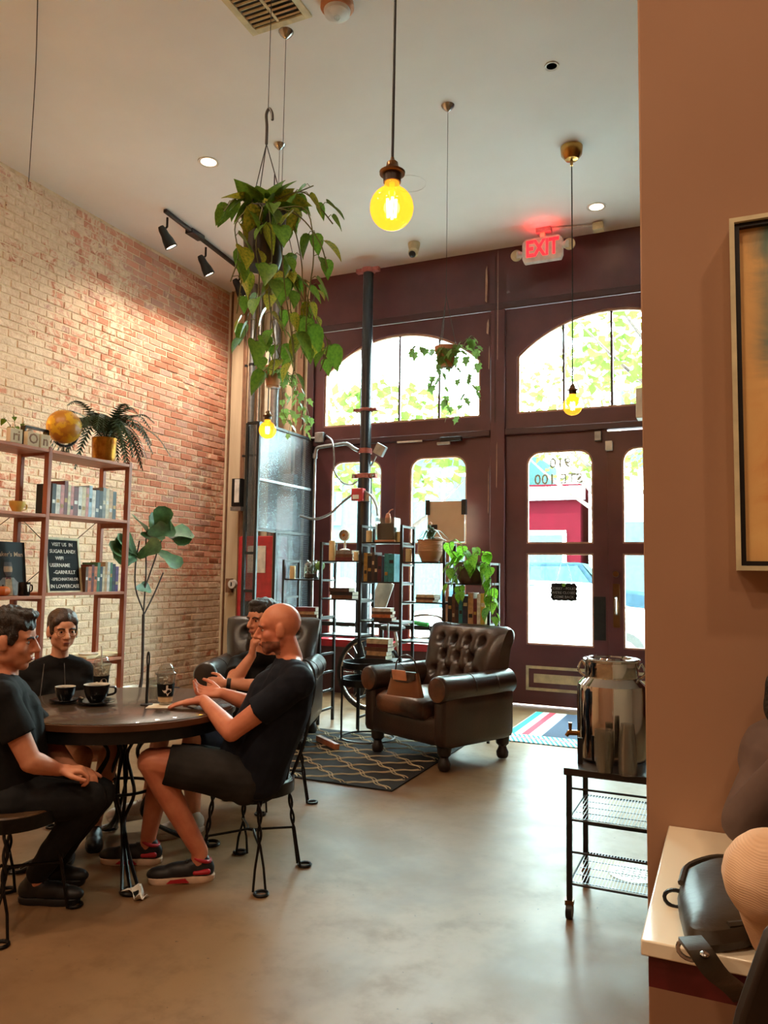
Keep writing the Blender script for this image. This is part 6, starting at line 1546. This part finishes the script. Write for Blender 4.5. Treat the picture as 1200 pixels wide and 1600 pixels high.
def trousers(t, J, mat, frac=.86, kt=1., full=False, nm='shorts'):
    b = MB(); lat = (J['hipR']-J['hipL']).normalized()
    b.cap(J['hipL'], .112*kt, J['hipR'], .112*kt, 16); b.cap(J['pelvis']+lat*.06, .124*kt, J['pelvis'].lerp(J['chest'], .35)+lat*.05, .118*kt, 16); b.cap(J['pelvis']-lat*.06, .124*kt, J['pelvis'].lerp(J['chest'], .35)-lat*.05, .118*kt, 16)
    for s in 'LR':
        h, kn = J['hip'+s], J['kn'+s]
        if full:
            limb(b, h, .106*kt, kn, .072*kt); limb(b, kn, .071*kt, J['an'+s], .05*kt); 
        else: cone(b, h, .108*kt, h.lerp(kn, frac), .086*kt)
    o = remeshed(nm, b, .007, mat, t, 3)
    bm = bmesh.new(); bm.from_mesh(o.data)
    for v in bm.verts: v.co += v.normal*(noise.noise(v.co*8)*.006+noise.noise(v.co*20)*.003)
    bm.to_mesh(o.data); bm.free(); return o
def hair(t, hc, F, mat, prims, k=1., vox=.006, rough=.006, freq=60):
    b = MB()
    for p, r in prims: b.ell(hc+F @ (V(p)*k), tuple(v*k for v in r), F, 18, 12)
    o = remeshed('hair', b, vox, mat, t, 2)
    bm = bmesh.new(); bm.from_mesh(o.data); 
    for v in bm.verts: v.co += v.normal*noise.noise(V((v.co.x*freq, v.co.y*freq, v.co.z*freq*.5)))*rough
    bm.to_mesh(o.data); bm.free(); return o

# --- bald man on the near right of the table, seen from his left
IL = -V((RT.x, RT.y, 0)).normalized(); AW = V((FW.x, FW.y, 0)).normalized()      # image left, away from the viewer
D = 3.60
J = dict(fwd=V((-1, 0, 0)), pelvis=PD(398, 1208, D+.04), chest=PD(440, 1090, D+.03), neck=PD(453, 1029, D+.02), shL=PD(466, 1066, D-.17), shR=PD(440, 1060, D+.20),
         elL=PD(362, 1143, D-.16), wrL=PD(318, 1094, 3.72), elR=PD(405, 1105, D+.25), wrR=PD(347, 1083, D+.22),
         hipL=PD(385, 1215, D-.06), hipR=PD(390, 1212, D+.14), knL=PD(236, 1190, D-.14), knR=PD(256, 1186, D+.16), anL=PD(312, 1330, D-.06), anR=PD(232, 1306, D+.14))
hd = PD(435, 982, D+.02); Fh = hframe(IL*1.0-AW*.18+V((0, 0, -.10)))
t, Jr, hc, body = person('bald person in a dark navy t-shirt and shorts gesturing at the table', (CH1[0], CH1[1], 0), J, hd, Fh, 'skin_red', 1.0, 1.12, kt=1.06, belly=.05,
    hands=(('L', IL*.98-AW*.05+V((0, 0, -.12)), V((0, 0, 1)), .10, .05, 1, 1., .6), ('R', IL+V((0, 0, .04)), (AW*.5-V((0, 0, .85))), .42, .04, -1, 1., .9)))
body.data.materials.append(MATS['stubble'])
for p_ in body.data.polygons:
    q = Fh.inverted() @ (p_.center-hc)
    if -.12 < q.z < -.052 and q.y > .0 and abs(q.x) < .08 and not (q.z > -.075 and q.y > .084 and abs(q.x) < .024): p_.material_index = 1
face_bits(t, hc, Fh, 1., 'stubble')
shirt(t, Jr, 'cloth_navy', .60, 1.06, .016, belly=.05)
trousers(t, Jr, 'cloth_shorts', .84, 1.06)
for s, heel, toe in (('L', PZ(343, 1358, .0), PZ(241, 1364, 0)), ('R', PZ(252, 1334, 0), PZ(167, 1334, 0))):
    d_ = (toe-heel); d_.z = 0; d_ = d_.normalized()*.295; h_ = Jr['an'+s]-d_*.24; h_.z = 0
    shoe(t, h_, h_+d_, None, 'shoe_black', 'sole_tan', 'shoe_red')

# --- person at the left edge, seen from their right
D = 3.22
J = dict(fwd=V((1, 0, 0)), pelvis=PD(22, 1242, D+.04), chest=PD(8, 1120, D+.04), neck=PD(6, 1054, D+.03), shL=PD(18, 1088, D+.22), shR=PD(0, 1090, D-.15),
         elL=PD(80, 1165, D+.26), wrL=PD(112, 1200, D+.12), elR=PD(48, 1190, D-.16), wrR=PD(92, 1203, D-.06),
         hipL=PD(30, 1250, D+.14), hipR=PD(22, 1252, D-.07), knL=PD(155, 1240, D+.22), knR=PD(140, 1248, D+.02), anL=PD(70, 1365, D+.25), anR=PD(60, 1362, D+.06))
hd = PD(18, 1000, D+.03); Fh = hframe(-IL*1.0+AW*.12+V((0, 0, -.12)))
t, Jr, hc, body = person('dark-haired person in a black t-shirt and black jeans at the left edge', (CH2[0], CH2[1], 0), J, hd, Fh, 'skin', 1.05, 1.05,
    hands=(('R', -IL+AW*.3+V((0, 0, -.06)), V((0, 0, 1)), .75, .0, 1, 1., .5), ('L', -IL-AW*.6+V((0, 0, -.1)), V((0, 0, 1)), .5, .0, -1, 1., .5)))
face_bits(t, hc, Fh, 1.05)
hair(t, hc, Fh, 'hair_dark', [((0, -.018, .068), (.083, .100, .068)), ((0, -.04, .03), (.082, .085, .08)), ((0, -.06, .0), (.077, .06, .075)), ((0, .03, .108), (.058, .055, .024)), ((-.064, .012, .03), (.018, .032, .05)), ((.064, .012, .03), (.018, .032, .05)), ((0, -.06, -.05), (.055, .04, .03))], 1.05, .006, .012, 55)
shirt(t, Jr, 'cloth_black', .62); trousers(t, Jr, 'denim_black', full=True, nm='jeans')
for h0 in (Jr['anL'], Jr['anR']):
    a_ = V((h0.x-.07, h0.y-.03, 0)); shoe(t, a_, a_+V((.24, .10, 0)), None, 'shoe_black', 'shoe_black')

# --- person in glasses behind the table
D = 4.42
J = dict(fwd=V((.75, -.65, 0)), pelvis=PD(78, 1165, D+.02), chest=PD(90, 1092, D+.0), neck=PD(93, 1025, D), shL=PD(130, 1052, D+.06), shR=PD(50, 1056, D-.06),
         elL=PD(136, 1120, D+.02), wrL=PD(118, 1148, D-.22), elR=PD(46, 1130, D-.16), wrR=PD(90, 1150, D-.32),
         hipL=PD(98, 1168, D-.02), hipR=PD(62, 1170, D-.10), knL=PD(172, 1172, D-.50), knR=PD(128, 1182, D-.62), anL=PD(148, 1288, D-.42), anR=PD(105, 1300, D-.60))
hd = PD(98, 985, D-.02); Fh = hframe(-IL*.62-AW*.78+V((0, 0, -.08)))
t, Jr, hc, body = person('seated person in glasses and a black jacket behind the table', (CH3[0], CH3[1], 0), J, hd, Fh, 'skin_pale', .97, .9, kt=.92, nk=.88,
    hands=(('R', -IL-AW*.3, V((0, 0, 1)), .4, .0, 1, .95, .5), ('L', IL*.6-AW*.8, V((0, 0, 1)), .4, .0, -1, .95, .5)))
face_bits(t, hc, Fh, .95, 'hair_brown', look=-.002)
hair(t, hc, Fh, 'hair_brown', [((0, -.020, .068), (.083, .098, .066)), ((0, -.04, .03), (.082, .085, .08)), ((0, -.058, -.005), (.078, .058, .08)), ((-.05, .04, .058), (.026, .035, .03)), ((.05, .04, .058), (.026, .035, .03)), ((.066, .002, .02), (.016, .04, .05)), ((-.066, .002, .02), (.016, .04, .05)), ((0, -.10, -.04), (.035, .035, .04))], .95, .006, .004, 40)
gl = MB(); G = lambda x, y, z: hc+Fh @ (V((x, y, z))*.95)
for s in (-1, 1):
    gl.tube([G(s*.033+.024*math.cos(w), .096-.01*abs(math.cos(w)), -.004+.02*math.sin(w)) for w in [2*PI*i/20 for i in range(20)]], .0016, 5, closed=True); gl.tube([G(s*.057, .088, 0), G(s*.082, .0, .004)], .0014, 5)
gl.tube([G(-.01, .1, .002), G(.01, .1, .002)], .0016, 5); gl.build('glasses', 'brass', t)
MB().ell(G(-.084, .004, -.042), (.005, .005, .005), None, 8, 6).build('earring', 'ceramic_white', t)
shirt(t, Jr, 'cloth_black', long=True, kt=.95, g=.02); trousers(t, Jr, 'cloth_black', .45, .95)
z_ = MB()
lat = (Jr['shR']-Jr['shL']).normalized()
for s in (-.055, .075): z_.tube(bez([Jr['neck']+lat*s*.8+V((.06, -.08, -.03)), Jr['chest']+lat*s+V((.10, -.115, .03)), Jr['chest']+lat*s*1.1+V((.105, -.12, -.12))], 12), .0018, 5)
z_.build('zip', 'galv', t)
for h0 in (Jr['anL'], Jr['anR']):
    a_ = V((h0.x-.05, h0.y+.05, 0)); shoe(t, a_, a_+V((.17, -.17, 0)), None, 'shoe_black', 'shoe_black')

# --- person with a hand at the chin, behind the bald one
D = 4.78
J = dict(fwd=V((-.45, -.89, 0)), pelvis=PD(385, 1160, D+.10), chest=PD(412, 1075, D+.08), neck=PD(414, 1015, D+.02), shL=PD(458, 1042, D+.12), shR=PD(374, 1040, D+.02),
         elL=PD(425, 1073, D-.22), wrL=PD(352, 1068, D-.26), elR=PD(362, 1070, D-.22), wrR=PD(394, 1024, D-.19),
         hipL=PD(400, 1165, D+.02), hipR=PD(362, 1160, D-.0), knL=PD(300, 1160, D-.50), knR=PD(262, 1092, D-.38), anL=PD(302, 1288, D-.60), anR=PD(228, 1200, D-.55))
J['anR'] = PD(232, 1250, D-.55)
hd = PD(409, 968, D-.02); Fh = hframe(IL*.62-AW*.78+V((0, 0, -.08)))
t, Jr, hc, body = person('person in a black t-shirt resting chin on fist behind the bald one', (CH4[0], CH4[1], 0), J, hd, Fh, 'skin', 1.0, 1.0,
    hands=(('R', V((.15, -.1, 1)), (IL*.8-AW*.4), 1.0, .0, -1, .95, .5), ('L', IL+AW*.2, (V((0, 0, .4))-AW), .5, .0, 1, .95, .5)))
face_bits(t, hc, Fh, 1.)
hair(t, hc, Fh, 'hair_dark', [((0, -.018, .068), (.083, .100, .068)), ((0, -.04, .03), (.082, .085, .08)), ((0, -.06, .0), (.077, .06, .075)), ((0, .03, .106), (.058, .055, .022)), ((-.066, .006, .03), (.016, .032, .05)), ((.066, .006, .03), (.016, .032, .05))], 1., .006, .008, 55)
so = shirt(t, Jr, 'cloth_black', .55, .98); trousers(t, Jr, 'cloth_navy_shorts', .98)
wd = (Jr['wrL']-Jr['elL']).normalized(); MB().lathe([(.032, -.012), (.033, .012)], 18, Jr['wrL']-wd*.02, wd.to_track_quat('Z', 'Y').to_matrix()).build('watch_strap', 'cord_black', t)
for h0, dd in ((Jr['anL'], V((-.12, -.22, 0))), (Jr['anR'], V((-.14, -.20, 0)))):
    a_ = V((h0.x+.03, h0.y+.05, max(0, h0.z-.09))); shoe(t, a_, a_+dd*1.1, None, 'shoe_white', 'shoe_white')

# --- person in a grey-brown sweater with an elbow on the stone counter
D = 1.86; b0 = PD(1330, 1300, D); base = (b0.x, b0.y-.1, 0)
J = dict(fwd=V((-.6, -.8, 0)), pelvis=PD(1345, 1400, D-.12), chest=PD(1290, 1240, D-.10), neck=PD(1275, 1150, D-.08), shL=PD(1370, 1180, D-.25), shR=PD(1212, 1185, D-.02),
         elL=PD(1420, 1330, D-.4), wrL=PD(1400, 1330, D-.2), elR=PD(1163, 1285, D-.08), wrR=PD(1252, 1178, D-.22),
         hipL=PD(1370, 1420, D-.2), hipR=PD(1310, 1420, D-.1), knL=PD(1330, 1480, D-.6), knR=PD(1270, 1480, D-.5), anL=PD(1340, 1700, D-.55), anR=PD(1280, 1700, D-.45))
hd = PD(1268, 1085, D-.10); Fh = hframe(IL*.8-AW*.5+V((0, 0, -.2)))
t, Jr, hc, body = person('person in a grey-brown sweater leaning an elbow on the stone counter', base, J, hd, Fh, 'skin', 1., .9, kt=.95, vox=.008,
    hands=(('R', V((-.2, 0, 1)), IL, .8, .0, -1, .95, .5), ('L', IL, V((0, 0, 1)), .4, 0, 1, .95, .5)))
hair(t, hc, Fh, 'hair_black', [((0, -.03, .05), (.09, .10, .085)), ((-.05, -.03, -.08), (.05, .06, .12)), ((.05, -.03, -.08), (.05, .06, .12)), ((0, -.07, -.1), (.08, .05, .14)), ((-.075, .03, -.03), (.022, .03, .08)), ((.075, .03, -.03), (.022, .03, .08))], 1., .008, .014, 35)
face_bits(t, hc, Fh); shirt(t, Jr, 'cloth_greybrown', long=True, kt=1.0, g=.018); trousers(t, Jr, 'denim_black', full=True, nm='jeans')

# --- person nearest the viewer: beige ribbed sweater and dark hair
D = 1.22; b0 = PD(1300, 1500, D); base = (b0.x, b0.y, 0)
J = dict(fwd=V((.5, .85, 0)), pelvis=PD(1440, 1900, D+.02), chest=PD(1410, 1530, D+.02), neck=PD(1390, 1340, D+.02), shL=PD(1206, 1372, D+.06), shR=PD(1590, 1400, D-.05),
         elL=PD(1258, 1495, D+.15), wrL=PD(1360, 1500, D+.25), elR=PD(1620, 1700, D+.1), wrR=PD(1500, 1600, D+.3),
         hipL=PD(1390, 1920, D+.05), hipR=PD(1500, 1920, D), knL=PD(1430, 1800, D+.3), knR=PD(1530, 1800, D+.3), anL=PD(1430, 2150, D+.3), anR=PD(1530, 2150, D+.3))
hd = PD(1410, 1200, D+.06); Fh = hframe(-IL*.3+AW*.9)
for k_ in ('knL', 'knR'): J[k_].z = .48
for k_ in ('anL', 'anR'): J[k_].z = .1
for k_ in ('hipL', 'hipR', 'pelvis'): J[k_].z = .5 if k_ != 'pelvis' else .55
t, Jr, hc, body = person('person in a beige ribbed sweater with long dark hair, nearest the viewer', base, J, hd, Fh, 'skin', 1., .9, kt=.95, vox=.008, hands=())
hair(t, hc, Fh, 'hair_brown', [((0, -.03, .05), (.09, .10, .085)), ((0, -.08, -.1), (.085, .05, .17)), ((-.05, -.09, -.25), (.06, .045, .16)), ((.04, -.09, -.27), (.06, .045, .18))], 1., .008, .012, 40)
sw = shirt(t, Jr, 'cloth_beige', long=True, kt=1.05, g=.02, extra=lambda b: limb(b, Jr['shL'], .072, Jr['elL'], .076))
trousers(t, Jr, 'denim_black', full=True, nm='jeans')
pc = Jr['pelvis']+V(base); p = thing('dark_chair', 'dark wooden chair back beside the beige sweater at the lower right', 'chair', (pc.x, pc.y, 0)); o_ = V((pc.x, pc.y, 0))
MB().box((0, 0, .41), (.40, .40, .035), Matrix.Rotation(.4, 3, 'Z')).build('seat', 'dark_foot', p, .01)
for i in range(4): a = PI/4+i*PI/2+.4; MB().tube([(.24*math.cos(a), .24*math.sin(a), .40), (.26*math.cos(a), .26*math.sin(a), .0)], .016, 8).build('leg', 'dark_foot', p)
A_ = [PD(x, y, 1.06)-o_ for x, y in ((1226, 1440), (1204, 1465), (1186, 1515), (1160, 1590), (1140, 1680), (1500, 1760), (1480, 1500), (1300, 1450))]
nb = AW*.025; MB().add(A_+[q+nb for q in A_], [tuple(range(8)), tuple(range(15, 7, -1))]+[(i, (i+1) % 8, (i+1) % 8+8, i+8) for i in range(8)]).build('backrest', 'dark_foot', p, .006)
